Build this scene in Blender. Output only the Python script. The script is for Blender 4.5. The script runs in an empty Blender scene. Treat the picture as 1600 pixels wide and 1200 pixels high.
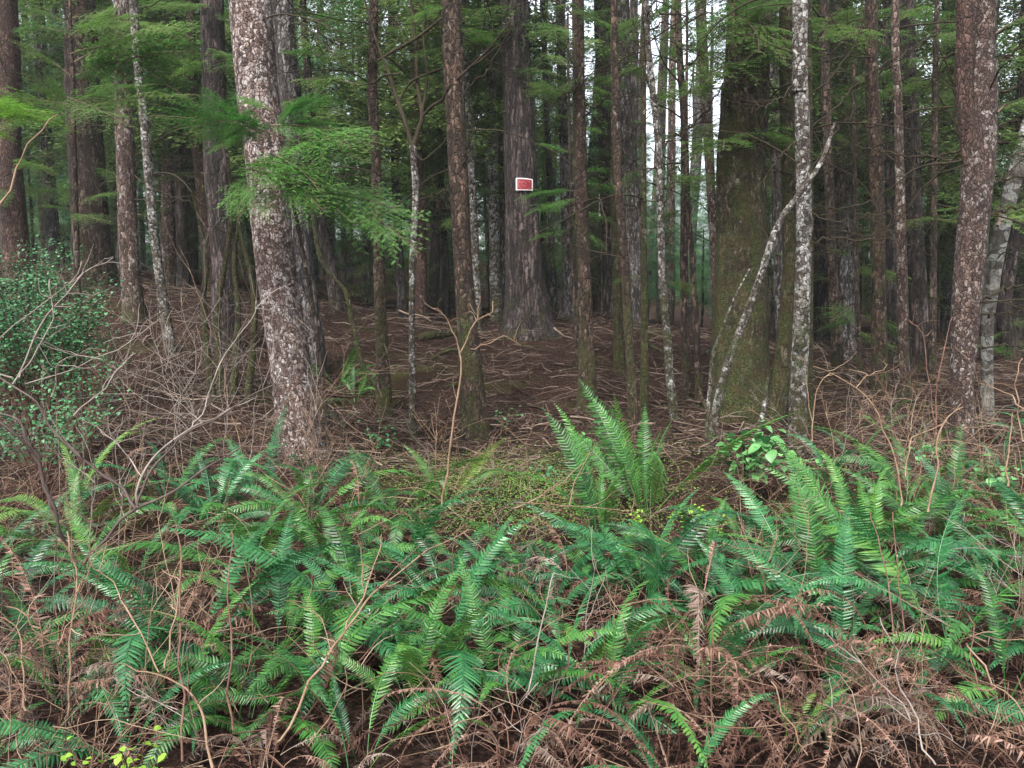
import bpy, math, random
import numpy as np
from mathutils import Vector, Matrix, Euler

SC = bpy.context.scene
COL = SC.collection
R = math.radians
rnd = random.Random(11)
# ------------------------------------------------------------------ camera
CH, PITCH, F = 1.7, R(6.0), 1232.0          # eye height, downward pitch, focal length in px of a 1600 wide frame
cam_d = bpy.data.cameras.new("camera")
cam_d.sensor_width = 36
cam_d.lens = 36 * F / 1600
cam_d.clip_start = 0.05
cam_d.clip_end = 1500
cam = bpy.data.objects.new("camera", cam_d)
COL.objects.link(cam)
cam.location = (0, 0, CH)
cam.rotation_euler = (R(90) - PITCH, 0, 0)
SC.camera = cam
# ------------------------------------------------------------------ world and sun (overcast)
SUN_EL, SUN_AZ = R(52), R(205)
w = bpy.data.worlds.new("World")
SC.world = w
w.use_nodes = True
nt = w.node_tree
bg = nt.nodes["Background"]
sky = nt.nodes.new("ShaderNodeTexSky")
sky.sky_type = 'NISHITA'
sky.sun_disc = False
sky.sun_elevation = SUN_EL
sky.sun_rotation = SUN_AZ
sky.air_density = 1.0
sky.dust_density = 4.0
sky.ozone_density = 1.0
hs = nt.nodes.new("ShaderNodeHueSaturation")     # a cloudy sky: the blue mostly greyed out
hs.inputs["Saturation"].default_value = 0.35
hs.inputs["Value"].default_value = 1.25
nt.links.new(sky.outputs[0], hs.inputs["Color"])
nt.links.new(hs.outputs[0], bg.inputs[0])
bg.inputs[1].default_value = 0.13
sl = bpy.data.lights.new("sun", 'SUN')
sl.energy = 1.5
sl.angle = R(12)
sl.color = (1.0, 0.96, 0.9)
so = bpy.data.objects.new("sun", sl)
COL.objects.link(so)
so.location = (0, -5, 30)
sd = Vector((math.sin(SUN_AZ) * math.cos(SUN_EL), math.cos(SUN_AZ) * math.cos(SUN_EL), math.sin(SUN_EL)))
so.rotation_euler = sd.to_track_quat('Z', 'Y').to_euler()
SC.view_settings.view_transform = 'Standard'
SC.view_settings.look = 'None'
SC.view_settings.exposure = 1.9
SC.view_settings.gamma = 1
SC.cycles.max_bounces = 6
SC.cycles.diffuse_bounces = 4
SC.cycles.transparent_max_bounces = 4
SC.cycles.caustics_reflective = False
SC.cycles.caustics_refractive = False

# ------------------------------------------------------------------ mapping between the photograph and the place
def ray(px, py):
    a, b = (px - 800) / F, (600 - py) / F
    # forward = (0,cosP,-sinP), up = (0,sinP,cosP)
    return (a, math.cos(PITCH) + b * math.sin(PITCH), -math.sin(PITCH) + b * math.cos(PITCH))
def at(px, py, Y):
    d = ray(px, py)
    t = Y / d[1]
    return Vector((d[0] * t, Y, CH + d[2] * t))
def mpp(Y, py=470):                          # metres per pixel at depth Y
    return (Y / ray(800, py)[1]) / F
def sst(a, b, x):
    t = np.clip((np.asarray(x, float) - a) / (b - a), 0, 1)
    return t * t * (3 - 2 * t)
def tz(x, y):                                # the lie of the land
    x = np.asarray(x, float); y = np.asarray(y, float)
    A = 0.45 + 0.75 * (1 - sst(1, 8, x)) + 0.55 * (1 - sst(-7, -1.5, x)) + 0.9 * (1 - sst(-15, -6, x))
    z = A * sst(8.0, 17.0, y) + 0.012 * np.maximum(0, y - 17)
    z = z + 5.5 * sst(48, 95, y)
    n = (np.sin(x * 1.3 + 0.7 * y) + np.sin(x * 0.61 - y * 0.93 + 1) + 0.6 * np.sin(2.3 * x + 1.9 * y + 2)) * 0.045
    m2 = (np.sin(x * 3.1 + 1.7 * np.sin(y * 1.9)) * np.sin(y * 2.7 + 1.3 * np.sin(x * 2.3))) * 0.06 * sst(7.5, 10, y)
    return z + m2 + n * sst(2.0, 7.0, y) + 0.5 * np.sin(x * .09 + 2) * sst(30, 60, y)
def hit(px, py):
    d = ray(px, py)
    Y = 1.5
    while Y < 60:
        t = Y / d[1]
        if CH + d[2] * t <= float(tz(d[0] * t, Y)):
            return Y
        Y += 0.05
    return 20.0

# ------------------------------------------------------------------ mesh helpers
class MB:
    def __init__(s):
        s.v, s.q, s.t, s.n = [], [], [], 0
    def add(s, verts, quads=None, tris=None):
        verts = np.asarray(verts, float).reshape(-1, 3)
        if quads is not None and len(quads): s.q.append(np.asarray(quads, np.int64).reshape(-1, 4) + s.n)
        if tris is not None and len(tris): s.t.append(np.asarray(tris, np.int64).reshape(-1, 3) + s.n)
        s.v.append(verts); s.n += len(verts)
    def tube(s, pts, rad, sides=5, cap=True):
        pts = np.asarray(pts, float); n = len(pts)
        rad = np.broadcast_to(np.asarray(rad, float), (n,))
        T = np.gradient(pts, axis=0); T /= np.linalg.norm(T, axis=1)[:, None] + 1e-9
        up = np.array([0.13, 0.21, 0.97]) if abs(T[0][2]) < 0.8 else np.array([0.97, 0.2, 0.1])
        U = np.cross(T, up); U /= np.linalg.norm(U, axis=1)[:, None] + 1e-9
        W = np.cross(T, U)
        a = np.arange(sides) * 2 * np.pi / sides
        V = pts[:, None] + rad[:, None, None] * (np.cos(a)[None, :, None] * U[:, None] + np.sin(a)[None, :, None] * W[:, None])
        i = np.arange(n - 1)[:, None] * sides; j = np.arange(sides)[None]; k = (j + 1) % sides
        q = np.stack([i + j, i + k, i + sides + k, i + sides + j], -1).reshape(-1, 4)
        s.add(V.reshape(-1, 3), q)
        if cap:
            b = s.n - n * sides
            for c, ring in ((pts[0], b), (pts[-1], b + (n - 1) * sides)):
                s.v.append(c.reshape(1, 3)); ci = s.n; s.n += 1
                s.t.append(np.array([[ring + m, ring + (m + 1) % sides, ci] for m in range(sides)]))
    def transform_add(s, o, M):
        M = np.array(M)
        for vv in [np.concatenate(o.v)]:
            b = s.n
            s.v.append(vv @ M[:3, :3].T + M[:3, 3]); s.n += len(vv)
            for q in o.q: s.q.append(q + b)
            for t in o.t: s.t.append(t + b)
    def mesh(s, name, mat, smooth=False):
        V = np.concatenate(s.v)
        Q = np.concatenate(s.q) if s.q else np.zeros((0, 4), np.int64)
        T = np.concatenate(s.t) if s.t else np.zeros((0, 3), np.int64)
        me = bpy.data.meshes.new(name)
        me.vertices.add(len(V)); me.vertices.foreach_set("co", V.ravel())
        loops = np.concatenate([Q.ravel(), T.ravel()]).astype(np.int32)
        me.loops.add(len(loops)); me.loops.foreach_set("vertex_index", loops)
        me.polygons.add(len(Q) + len(T))
        st = np.concatenate([np.arange(len(Q)) * 4, len(Q) * 4 + np.arange(len(T)) * 3]).astype(np.int32)
        me.polygons.foreach_set("loop_start", st)
        me.polygons.foreach_set("use_smooth", np.full(len(st), smooth))
        me.update(calc_edges=True)
        me.materials.append(mat)
        return me
def link(name, me, parent=None, loc=(0, 0, 0)):
    o = bpy.data.objects.new(name, me); COL.objects.link(o); o.location = loc
    if parent: o.parent = parent
    return o
def tag(o, label=None, cat=None, group=None, kind=None):
    if label: o["label"] = label
    if cat: o["category"] = cat
    if group: o["group"] = group
    if kind: o["kind"] = kind
    return o
def empty(name, loc, label, cat, group=None):
    o = bpy.data.objects.new(name, None); o.empty_display_size = .1
    COL.objects.link(o); o.location = loc
    return tag(o, label, cat, group)
def crm(pts, n):                              # smooth polyline
    P = np.asarray(pts, float)
    if len(P) == 2: return P[0] + (P[1] - P[0]) * np.linspace(0, 1, n)[:, None]
    E = np.vstack([2 * P[0] - P[1], P, 2 * P[-1] - P[-2]])
    L = np.concatenate([[0], np.cumsum(np.linalg.norm(np.diff(P, axis=0), axis=1))])
    u = np.interp(np.linspace(0, L[-1], n), L, np.arange(len(P)))
    i = np.minimum(u.astype(int), len(P) - 2); t = (u - i)[:, None]
    a, b, c, d = E[i], E[i + 1], E[i + 2], E[i + 3]
    return .5 * (2 * b + (c - a) * t + (2 * a - 5 * b + 4 * c - d) * t ** 2 + (3 * b - a - 3 * c + d) * t ** 3)
def vnoise(u, v, nu, seed):                   # value noise, periodic in u (0..1)
    g = np.random.RandomState(seed).rand(nu, 997)
    x = (u % 1) * nu; i = np.floor(x).astype(int); fx = x - i
    j = np.floor(v).astype(int); fy = v - j
    fx = fx * fx * (3 - 2 * fx); fy = fy * fy * (3 - 2 * fy)
    a = g[i % nu, j % 997]; b = g[(i + 1) % nu, j % 997]; c = g[i % nu, (j + 1) % 997]; d = g[(i + 1) % nu, (j + 1) % 997]
    return (a * (1 - fx) + b * fx) * (1 - fy) + (c * (1 - fx) + d * fx) * fy - .5

# ------------------------------------------------------------------ materials
def mat_new(name):
    m = bpy.data.materials.new(name); m.use_nodes = True
    n = m.node_tree
    return m, n, n.nodes["Principled BSDF"], n.nodes["Material Output"]
def N(n, t, **k):
    x = n.nodes.new(t)
    for a, b in k.items(): setattr(x, a, b)
    return x
def ramp(n, fac, stops):
    r = N(n, "ShaderNodeValToRGB")
    e = r.color_ramp.elements
    while len(e) < len(stops): e.new(0.5)
    for i, (p, c) in enumerate(stops):
        e[i].position = p; e[i].color = (c[0], c[1], c[2], 1)
    n.links.new(fac, r.inputs[0])
    return r.outputs[0]
def noise(n, vec, scale, detail=4, rough=.6, dist=0):
    t = N(n, "ShaderNodeTexNoise"); t.inputs["Scale"].default_value = scale
    t.inputs["Detail"].default_value = detail; t.inputs["Roughness"].default_value = rough
    t.inputs["Distortion"].default_value = dist
    n.links.new(vec, t.inputs["Vector"])
    return t.outputs[0]
def mix(n, fac, a, b, blend='MIX'):
    m = N(n, "ShaderNodeMix", data_type='RGBA', blend_type=blend)
    for s, v in ((0, fac), (6, a), (7, b)):
        if hasattr(v, "links"): n.links.new(v, m.inputs[s])
        elif isinstance(v, (int, float)): m.inputs[s].default_value = v
        else: m.inputs[s].default_value = (v[0], v[1], v[2], 1)
    return m.outputs[2]
def mth(n, op, a, b=0.0, clamp=False):
    m = N(n, "ShaderNodeMath", operation=op, use_clamp=clamp)
    for s, v in ((0, a), (1, b)):
        if hasattr(v, "links"): n.links.new(v, m.inputs[s])
        else: m.inputs[s].default_value = v
    return m.outputs[0]
def stretched(n, vec, s):
    m = N(n, "ShaderNodeMapping"); m.inputs["Scale"].default_value = s
    n.links.new(vec, m.inputs["Vector"])
    return m.outputs[0]
WHITE = (0.36, 0.36, 0.34)
def bark(name, dark, light, lichen=0.0, moss=0.0, lich=WHITE, mossh=2.5, furrow=22, mossc=(0.040, 0.052, 0.011), lscale=7, cell=26, aspect=.42, crackw=.16):
    m, n, b, out = mat_new(name)
    geo = N(n, "ShaderNodeNewGeometry")
    tc = N(n, "ShaderNodeTexCoord")
    P = geo.outputs["Position"]
    wob = N(n, "ShaderNodeTexNoise"); wob.inputs["Scale"].default_value = 9; wob.inputs["Detail"].default_value = 3
    n.links.new(P, wob.inputs["Vector"])
    va = N(n, "ShaderNodeVectorMath", operation='MULTIPLY_ADD')
    n.links.new(wob.outputs[1], va.inputs[0]); va.inputs[1].default_value = (.10, .10, .10); n.links.new(P, va.inputs[2])
    PW = va.outputs[0]
    vo = N(n, "ShaderNodeTexVoronoi", feature='DISTANCE_TO_EDGE'); vo.inputs["Scale"].default_value = cell
    n.links.new(stretched(n, PW, (1, 1, aspect)), vo.inputs["Vector"])
    cr = N(n, "ShaderNodeMapRange"); cr.inputs[1].default_value = .0; cr.inputs[2].default_value = crackw
    n.links.new(vo.outputs["Distance"], cr.inputs[0]); crack = cr.outputs[0]
    vc = N(n, "ShaderNodeTexVoronoi", feature='F1'); vc.inputs["Scale"].default_value = cell
    n.links.new(stretched(n, PW, (1, 1, aspect)), vc.inputs["Vector"])
    sp = N(n, "ShaderNodeSeparateColor"); n.links.new(vc.outputs["Color"], sp.inputs[0]); cellr = sp.outputs[0]
    f1 = noise(n, stretched(n, P, (1, 1, .10)), furrow, 6, .7, .3)
    f2 = noise(n, stretched(n, P, (1, 1, .6)), furrow * 3.4, 4, .75)
    f3 = noise(n, stretched(n, P, (1, 1, .5)), 1.9, 4, .65)
    hgt = mth(n, 'ADD', mth(n, 'MULTIPLY', f1, .5), mth(n, 'ADD', mth(n, 'MULTIPLY', f2, .3), mth(n, 'MULTIPLY', cellr, .2)))
    c = ramp(n, hgt, [(.36, [x * .15 for x in dark]), (.46, dark), (.55, light), (.66, [min(1, x * 2.0) for x in light])])
    c = mix(n, ramp(n, f3, [(.38, (0, 0, 0)), (.62, (.75, .75, .75))]), c, [dark[0] * .55, dark[1] * .5, dark[2] * .5])
    h = mth(n, 'ADD', hgt, mth(n, 'MULTIPLY', crack, .35))
    if lichen > 0:
        l1 = noise(n, stretched(n, P, (1, 1, .9)), lscale * .45, 5, .7)
        l2 = noise(n, PW, lscale * 8, 4, .75)
        s = mth(n, 'ADD', mth(n, 'ADD', mth(n, 'MULTIPLY', l1, .48), mth(n, 'MULTIPLY', l2, .36)), mth(n, 'MULTIPLY', cellr, .16))
        th = .64 - .20 * lichen
        lm = N(n, "ShaderNodeMapRange"); lm.inputs[1].default_value = th - .02; lm.inputs[2].default_value = th + .10
        n.links.new(s, lm.inputs[0])
        lc = mix(n, noise(n, P, lscale * 14, 3, .7), [x * .45 for x in lich], [min(1, x * 1.5) for x in lich])
        c = mix(n, mth(n, 'MULTIPLY', lm.outputs[0], .92), c, lc)
        h = mth(n, 'ADD', h, mth(n, 'MULTIPLY', lm.outputs[0], .10))
    c = mix(n, mth(n, 'MULTIPLY', mth(n, 'SUBTRACT', 1.0, crack), .85), c, [x * .25 for x in dark])
    if moss > 0:
        sx = N(n, "ShaderNodeSeparateXYZ"); n.links.new(tc.outputs["Object"], sx.inputs[0])
        g = N(n, "ShaderNodeMapRange"); g.inputs[1].default_value = 0; g.inputs[2].default_value = mossh
        g.inputs[3].default_value = .14 * moss; g.inputs[4].default_value = -.16 + .12 * moss
        n.links.new(sx.outputs[2], g.inputs[0])
        m1 = mth(n, 'ADD', mth(n, 'ADD', mth(n, 'MULTIPLY', noise(n, P, 3.2, 8, .75), .7), mth(n, 'MULTIPLY', noise(n, P, 28, 4, .7), .3)), g.outputs[0])
        mm = N(n, "ShaderNodeMapRange"); mm.inputs[1].default_value = .50; mm.inputs[2].default_value = .60
        n.links.new(m1, mm.inputs[0])
        mc = ramp(n, noise(n, P, 42, 5, .8), [(.36, [x * .06 for x in mossc]), (.48, [x * .7 for x in mossc]), (.58, [min(1, x * 1.4) for x in mossc]), (.66, [min(1, x * 2.6) for x in mossc])])
        mc = mix(n, ramp(n, noise(n, P, 6, 4, .6), [(.42, (0, 0, 0)), (.6, (.8, .8, .8))]), mc, [mossc[0] * 1.1, mossc[1] * .62, mossc[2] * .9])
        c = mix(n, mth(n, 'MULTIPLY', mm.outputs[0], .82), c, mc)
        h = mth(n, 'ADD', h, mth(n, 'MULTIPLY', mth(n, 'MULTIPLY', mm.outputs[0], noise(n, P, 50, 4, .75)), .8))
    n.links.new(c, b.inputs["Base Color"])
    b.inputs["Roughness"].default_value = .9
    b.inputs["Specular IOR Level"].default_value = .25
    bp = N(n, "ShaderNodeBump"); bp.inputs["Strength"].default_value = 1.0; bp.inputs["Distance"].default_value = .05
    n.links.new(h, bp.inputs["Height"]); n.links.new(bp.outputs[0], b.inputs["Normal"])
    return m
def leafmat(name, cols, rough=.45, trans=.25, spec=.5, back=1.3, objvar=.5, tcol=None):
    m, n, b, out = mat_new(name)
    geo = N(n, "ShaderNodeNewGeometry"); oi = N(n, "ShaderNodeObjectInfo")
    f = mth(n, 'ADD', mth(n, 'MULTIPLY', geo.outputs["Random Per Island"], 1 - objvar), mth(n, 'MULTIPLY', oi.outputs["Random"], objvar))
    k = len(cols)
    c = ramp(n, f, [(.12 + .76 * i / max(1, k - 1), cc) for i, cc in enumerate(cols)])
    c = mix(n, mth(n, 'MULTIPLY', geo.outputs["Backfacing"], .5), c, [min(1, x * back) for x in cols[-1]])
    n.links.new(c, b.inputs["Base Color"])
    b.inputs["Roughness"].default_value = rough
    b.inputs["Specular IOR Level"].default_value = spec
    tr = N(n, "ShaderNodeBsdfTranslucent"); n.links.new(c, tr.inputs[0])
    ms = N(n, "ShaderNodeMixShader"); ms.inputs[0].default_value = trans
    n.links.new(b.outputs[0], ms.inputs[1]); n.links.new(tr.outputs[0], ms.inputs[2])
    n.links.new(ms.outputs[0], out.inputs[0])
    return m
def plain(name, cols, rough=.85, scale=14, objvar=.3):
    m, n, b, out = mat_new(name)
    geo = N(n, "ShaderNodeNewGeometry"); oi = N(n, "ShaderNodeObjectInfo")
    f = mth(n, 'ADD', mth(n, 'MULTIPLY', noise(n, geo.outputs["Position"], scale, 5, .7), .6),
            mth(n, 'MULTIPLY', geo.outputs["Random Per Island"], .4))
    k = len(cols)
    c = ramp(n, f, [(.25 + .5 * i / max(1, k - 1), cc) for i, cc in enumerate(cols)])
    n.links.new(c, b.inputs["Base Color"]); b.inputs["Roughness"].default_value = rough
    b.inputs["Specular IOR Level"].default_value = .12
    return m

B = {}
B['red_lichen'] = bark("bark_red_lichen", (.110, .070, .060), (.26, .185, .16), lichen=.66, lich=(.40, .365, .35), furrow=26, lscale=14, cell=34, aspect=.7)
B['red_speck'] = bark("bark_red_speckled", (.070, .044, .036), (.15, .102, .084), lichen=.46, lich=(.32, .29, .27), furrow=26, lscale=10, cell=34, aspect=.6)
B['red'] = bark("bark_red", (.055, .030, .023), (.105, .062, .048), lichen=.12, moss=.3, mossh=2.2, lich=(.26, .23, .2), cell=30)
B['grey'] = bark("bark_grey", (.042, .035, .033), (.15, .135, .13), lichen=.34, moss=.1, lich=(.24, .235, .23), aspect=.25)
B['brown'] = bark("bark_brown", (.034, .022, .016), (.098, .066, .048), lichen=.2, moss=.35, lich=(.2, .19, .17), aspect=.3)
B['dark'] = bark("bark_dark", (.022, .016, .015), (.085, .064, .060), lichen=.08, moss=.15, lich=(.18, .17, .16), cell=18, aspect=.16, crackw=.22)
B['moss'] = bark("bark_moss", (.030, .021, .012), (.095, .068, .042), lichen=.36, moss=.85, mossh=9, lich=(.25, .22, .18), lscale=9)
B['mossbrown'] = bark("bark_moss_brown", (.036, .022, .015), (.098, .062, .042), lichen=.22, moss=.65, mossh=3.2, lich=(.26, .23, .2))
B['white'] = bark("bark_white", (.055, .043, .034), (.13, .11, .09), lichen=.72, moss=.55, mossh=4, lich=(.33, .325, .31), lscale=9, cell=24, aspect=.9, crackw=.12)
B['palered'] = bark("bark_pale_red", (.070, .043, .034), (.14, .095, .075), lichen=.48, moss=.3, lich=(.30, .275, .255), lscale=8)
B['smooth'] = bark("bark_smooth_pale", (.13, .12, .10), (.24, .23, .20), lichen=.6, moss=.25, mossh=2, lich=(.38, .38, .36), lscale=4, cell=7, aspect=2.2, crackw=.03)
M_deadbr = plain("dead_branch_bark", [(.010, .007, .005), (.020, .015, .010), (.045, .038, .020)])
M_twigtan = plain("pale_twig_bark", [(.07, .040, .024), (.14, .09, .058), (.24, .18, .13)], .7, 9)
M_twigred = plain("red_brown_twig", [(.035, .016, .012), (.085, .043, .032), (.18, .115, .09)], .7, 9)
M_twiggrey = plain("grey_twig", [(.07, .052, .045), (.14, .115, .10), (.25, .22, .195)], .8, 9)
M_twigdark = plain("dark_wet_stem", [(.020, .014, .012), (.050, .036, .031), (.10, .08, .07)], .6, 9)
M_stick = plain("fallen_sticks", [(.012, .008, .006), (.044, .028, .021), (.19, .145, .115)], .85, 6)
M_fern = leafmat("fern_green", [(.006, .028, .005), (.018, .080, .012), (.036, .135, .022), (.075, .175, .028)], .42, .25, .45, 1.2, .5)
M_fernteal = leafmat("fern_teal", [(.005, .034, .010), (.015, .095, .028), (.042, .165, .048)], .38, .22, .5, 1.2, .5)
M_fernyel = leafmat("fern_yellow_green", [(.035, .10, .018), (.075, .17, .028), (.15, .22, .042)], .4, .3, .45, 1.2, .7)
M_ferndead = leafmat("fern_dead", [(.022, .010, .008), (.066, .034, .025), (.120, .066, .048), (.23, .150, .118)], .85, .12, .08, 1.0, .5)
M_ferngrey = leafmat('fern_dead_grey', [(.040, .028, .022), (.10, .072, .056), (.15, .11, .09), (.23, .18, .15)], .85, .12, .08, 1.0, .5)
M_rachis = plain("fern_rachis", [(.10, .09, .03), (.16, .15, .05), (.20, .19, .06)], .6, 9)
M_hemB = leafmat("hemlock_bright", [(.016, .070, .014), (.042, .145, .026), (.095, .23, .038)], .55, .5, .4, 1.2, .4)
M_hem = leafmat("hemlock_green", [(.014, .050, .012), (.046, .115, .024), (.10, .175, .036)], .6, .58, .35, 1.2, .5)
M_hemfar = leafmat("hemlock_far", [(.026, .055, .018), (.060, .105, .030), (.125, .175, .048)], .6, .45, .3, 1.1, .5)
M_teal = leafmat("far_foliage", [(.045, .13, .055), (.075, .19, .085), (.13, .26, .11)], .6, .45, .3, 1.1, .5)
M_broad = leafmat("salal_leaf", [(.025, .11, .035), (.05, .18, .055), (.11, .25, .08)], .3, .22, .6, 1.2, .35)
M_huck = leafmat("small_leaf_green", [(.006, .030, .010), (.016, .080, .028), (.045, .15, .055)], .4, .2, .5, 1.2, .1)
M_lime = leafmat("lime_leaf", [(.11, .24, .02), (.20, .36, .035)], .5, .35, .4, 1.1, .3)
M_mossy = leafmat("ground_moss_leaf", [(.05, .08, .012), (.10, .15, .02), (.22, .22, .025), (.05, .16, .035)], .7, .25, .3, 1.0, .2)

# ------------------------------------------------------------------ the ground
def ground():
    xs = np.unique(np.concatenate([np.linspace(-400, -24, 24), np.linspace(-24, 24, 320), np.linspace(24, 400, 24)]))
    ys = np.unique(np.concatenate([np.linspace(-200, -4, 14), np.linspace(-4, 30, 260), np.linspace(30, 80, 50), np.linspace(80, 600, 20)]))
    X, Y = np.meshgrid(xs, ys)
    Z = tz(X, Y)
    k = np.random.RandomState(3)
    Z = Z + (k.rand(*Z.shape) - .5) * .05 * ((np.abs(X) < 24) & (Y < 31) & (Y > 1.5))
    nx, ny = len(xs), len(ys)
    i = np.arange(ny - 1)[:, None] * nx; j = np.arange(nx - 1)[None]
    q = np.stack([i + j, i + j + 1, i + j + 1 + nx, i + j + nx], -1).reshape(-1, 4)
    mb = MB(); mb.add(np.stack([X, Y, Z], -1).reshape(-1, 3), q)
    m, n, b, out = mat_new("forest_floor_soil")
    geo = N(n, "ShaderNodeNewGeometry"); P = geo.outputs["Position"]
    a = noise(n, P, 34, 8, .75); l = noise(n, P, 1.1, 5, .65); g = noise(n, P, .55, 4, .6, .5)
    c = ramp(n, a, [(.36, (.006, .004, .003)), (.48, (.022, .0125, .010)), (.58, (.060, .036, .028)), (.70, (.15, .10, .08))])
    c = mix(n, ramp(n, l, [(.45, (0, 0, 0)), (.62, (.5, .5, .5))]), c, (.018, .010, .008))
    c = mix(n, ramp(n, g, [(.56, (0, 0, 0)), (.66, (.55, .55, .55))]), c, ramp(n, noise(n, P, 60, 3, .7), [(.3, (.010, .012, .004)), (.7, (.07, .08, .02))]))
    n.links.new(c, b.inputs["Base Color"]); b.inputs["Roughness"].default_value = .95
    b.inputs["Specular IOR Level"].default_value = .04
    bp = N(n, "ShaderNodeBump"); bp.inputs["Distance"].default_value = .05
    n.links.new(a, bp.inputs["Height"]); n.links.new(bp.outputs[0], b.inputs["Normal"])
    tag(link("ground", mb.mesh("ground", m, True)), kind="structure")
ground()

# ------------------------------------------------------------------ libraries of shared meshes
def frond(seed, L, th0, th1, mat, dead=False, pairs=44, wid=.075, bend=1.3):
    k = np.random.RandomState(seed); mb = MB()
    n = 60
    s = np.linspace(0, 1, n)
    th = R(th0) + (R(th1) - R(th0)) * s ** bend + (0.1 * np.sin(s * 9 + seed) if dead else 0)
    side = .14 * np.sin(s * 2.2 + k.rand() * 6) * (2 if dead else 1)
    T = np.stack([np.cos(th) * np.cos(side), np.sin(side), np.sin(th) * np.cos(side)], 1)
    P = np.vstack([[0, 0, 0], np.cumsum(T * L / n, 0)[:-1]])
    mb.tube(P[::4], np.linspace(.0035, .0010, len(P[::4])), 4, cap=False)
    roll = k.uniform(-.35, .35) + s * k.uniform(-.7, .7)
    tw = k.uniform(.10, .2)
    for i in range(pairs):
        u = .13 + .87 * (i + .5) / pairs
        x = (u - .13) / .87
        env = (min(1, x / .22) ** .6 * .45 + .55 * min(1, x / .3)) * (1 - max(0, (x - .28) / .72) ** 1.7) ** .95
        l = wid * max(env, .06) * k.uniform(.9, 1.08)
        f = u * (n - 1); a = int(min(f, n - 2)); p = P[a] + (P[a + 1] - P[a]) * (f - a)
        t = T[a]; yv = np.array([0, 1, 0.]); nn = np.cross(t, yv); nn /= np.linalg.norm(nn); yv = np.cross(nn, t)
        if nn[2] < 0 and th[a] < R(88) and th[a] > R(-88): nn = -nn
        c_, s_ = math.cos(roll[a]), math.sin(roll[a])
        yr = yv * c_ + nn * s_; nr = nn * c_ - yv * s_
        for sg in (-1, 1):
            if k.rand() < (.12 if dead else .015): continue
            sw = .18 + .5 * x * x + k.uniform(-.10, .10)
            dr = .18 + k.uniform(-.22, .22) + (k.uniform(-.7, .9) if dead else 0)
            d = yr * sg * math.cos(sw) + t * math.sin(sw) - nr * dr
            if dead: d = d + k.uniform(-.35, .35, 3)
            d /= np.linalg.norm(d)
            wv = np.cross(d, nr); wv /= np.linalg.norm(wv)
            if dead: wv = wv * math.cos(1.0 * k.rand()) + nr * math.sin(1.2 * k.rand())
            up = np.cross(wv, d)
            if up @ nr < 0: up = -up
            wd = L / pairs * (.35 if not dead else .30) * (0.6 + .4 * max(env, .2))
            curl = (.16 if not dead else k.uniform(.3, 1.0)) * l
            vs = []
            for q, ww in ((0, .45), (.12, 1.0), (.6, .82), (1.0, .08)):
                c = p + d * l * q + t * (.22 * l * q * q) - up * curl * q * q
                vs += [c - wv * wd * ww - up * wd * .34, c, c + wv * wd * ww - up * wd * .34]
            qs = []
            for r_ in range(3):
                o = r_ * 3
                qs += [[o, o + 1, o + 4, o + 3], [o + 1, o + 2, o + 5, o + 4]]
            mb.add(vs, qs)
    return mb
FR, FRT, FRY, FRD, DMB = [], [], [], [], []
shapes = [(76, -25), (70, -45), (62, -60), (55, -30), (80, -5), (48, -50), (66, -15), (56, -75), (82, 20), (42, -25)]
for i, (a, b_) in enumerate(shapes):
    g = frond(100 + i, 1.0, a, b_, M_fern, wid=.075 + .014 * ((i * 7) % 3 - 1), pairs=43 + (i * 5) % 9)
    FR.append(g.mesh("green_frond", M_fern)); FRT.append(g.mesh("teal_frond", M_fernteal)); FRY.append(g.mesh("yellow_frond", M_fernyel))
for i, (a, b_) in enumerate([(55, -95), (35, -100), (10, -85), (65, -110), (25, -60), (75, -20)]):
    g = frond(200 + i, .9, a, b_, M_ferndead, dead=True, wid=.055, pairs=50, bend=.8)
    DMB.append(g); FRD.append(g.mesh("dead_frond", M_ferndead))

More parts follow.
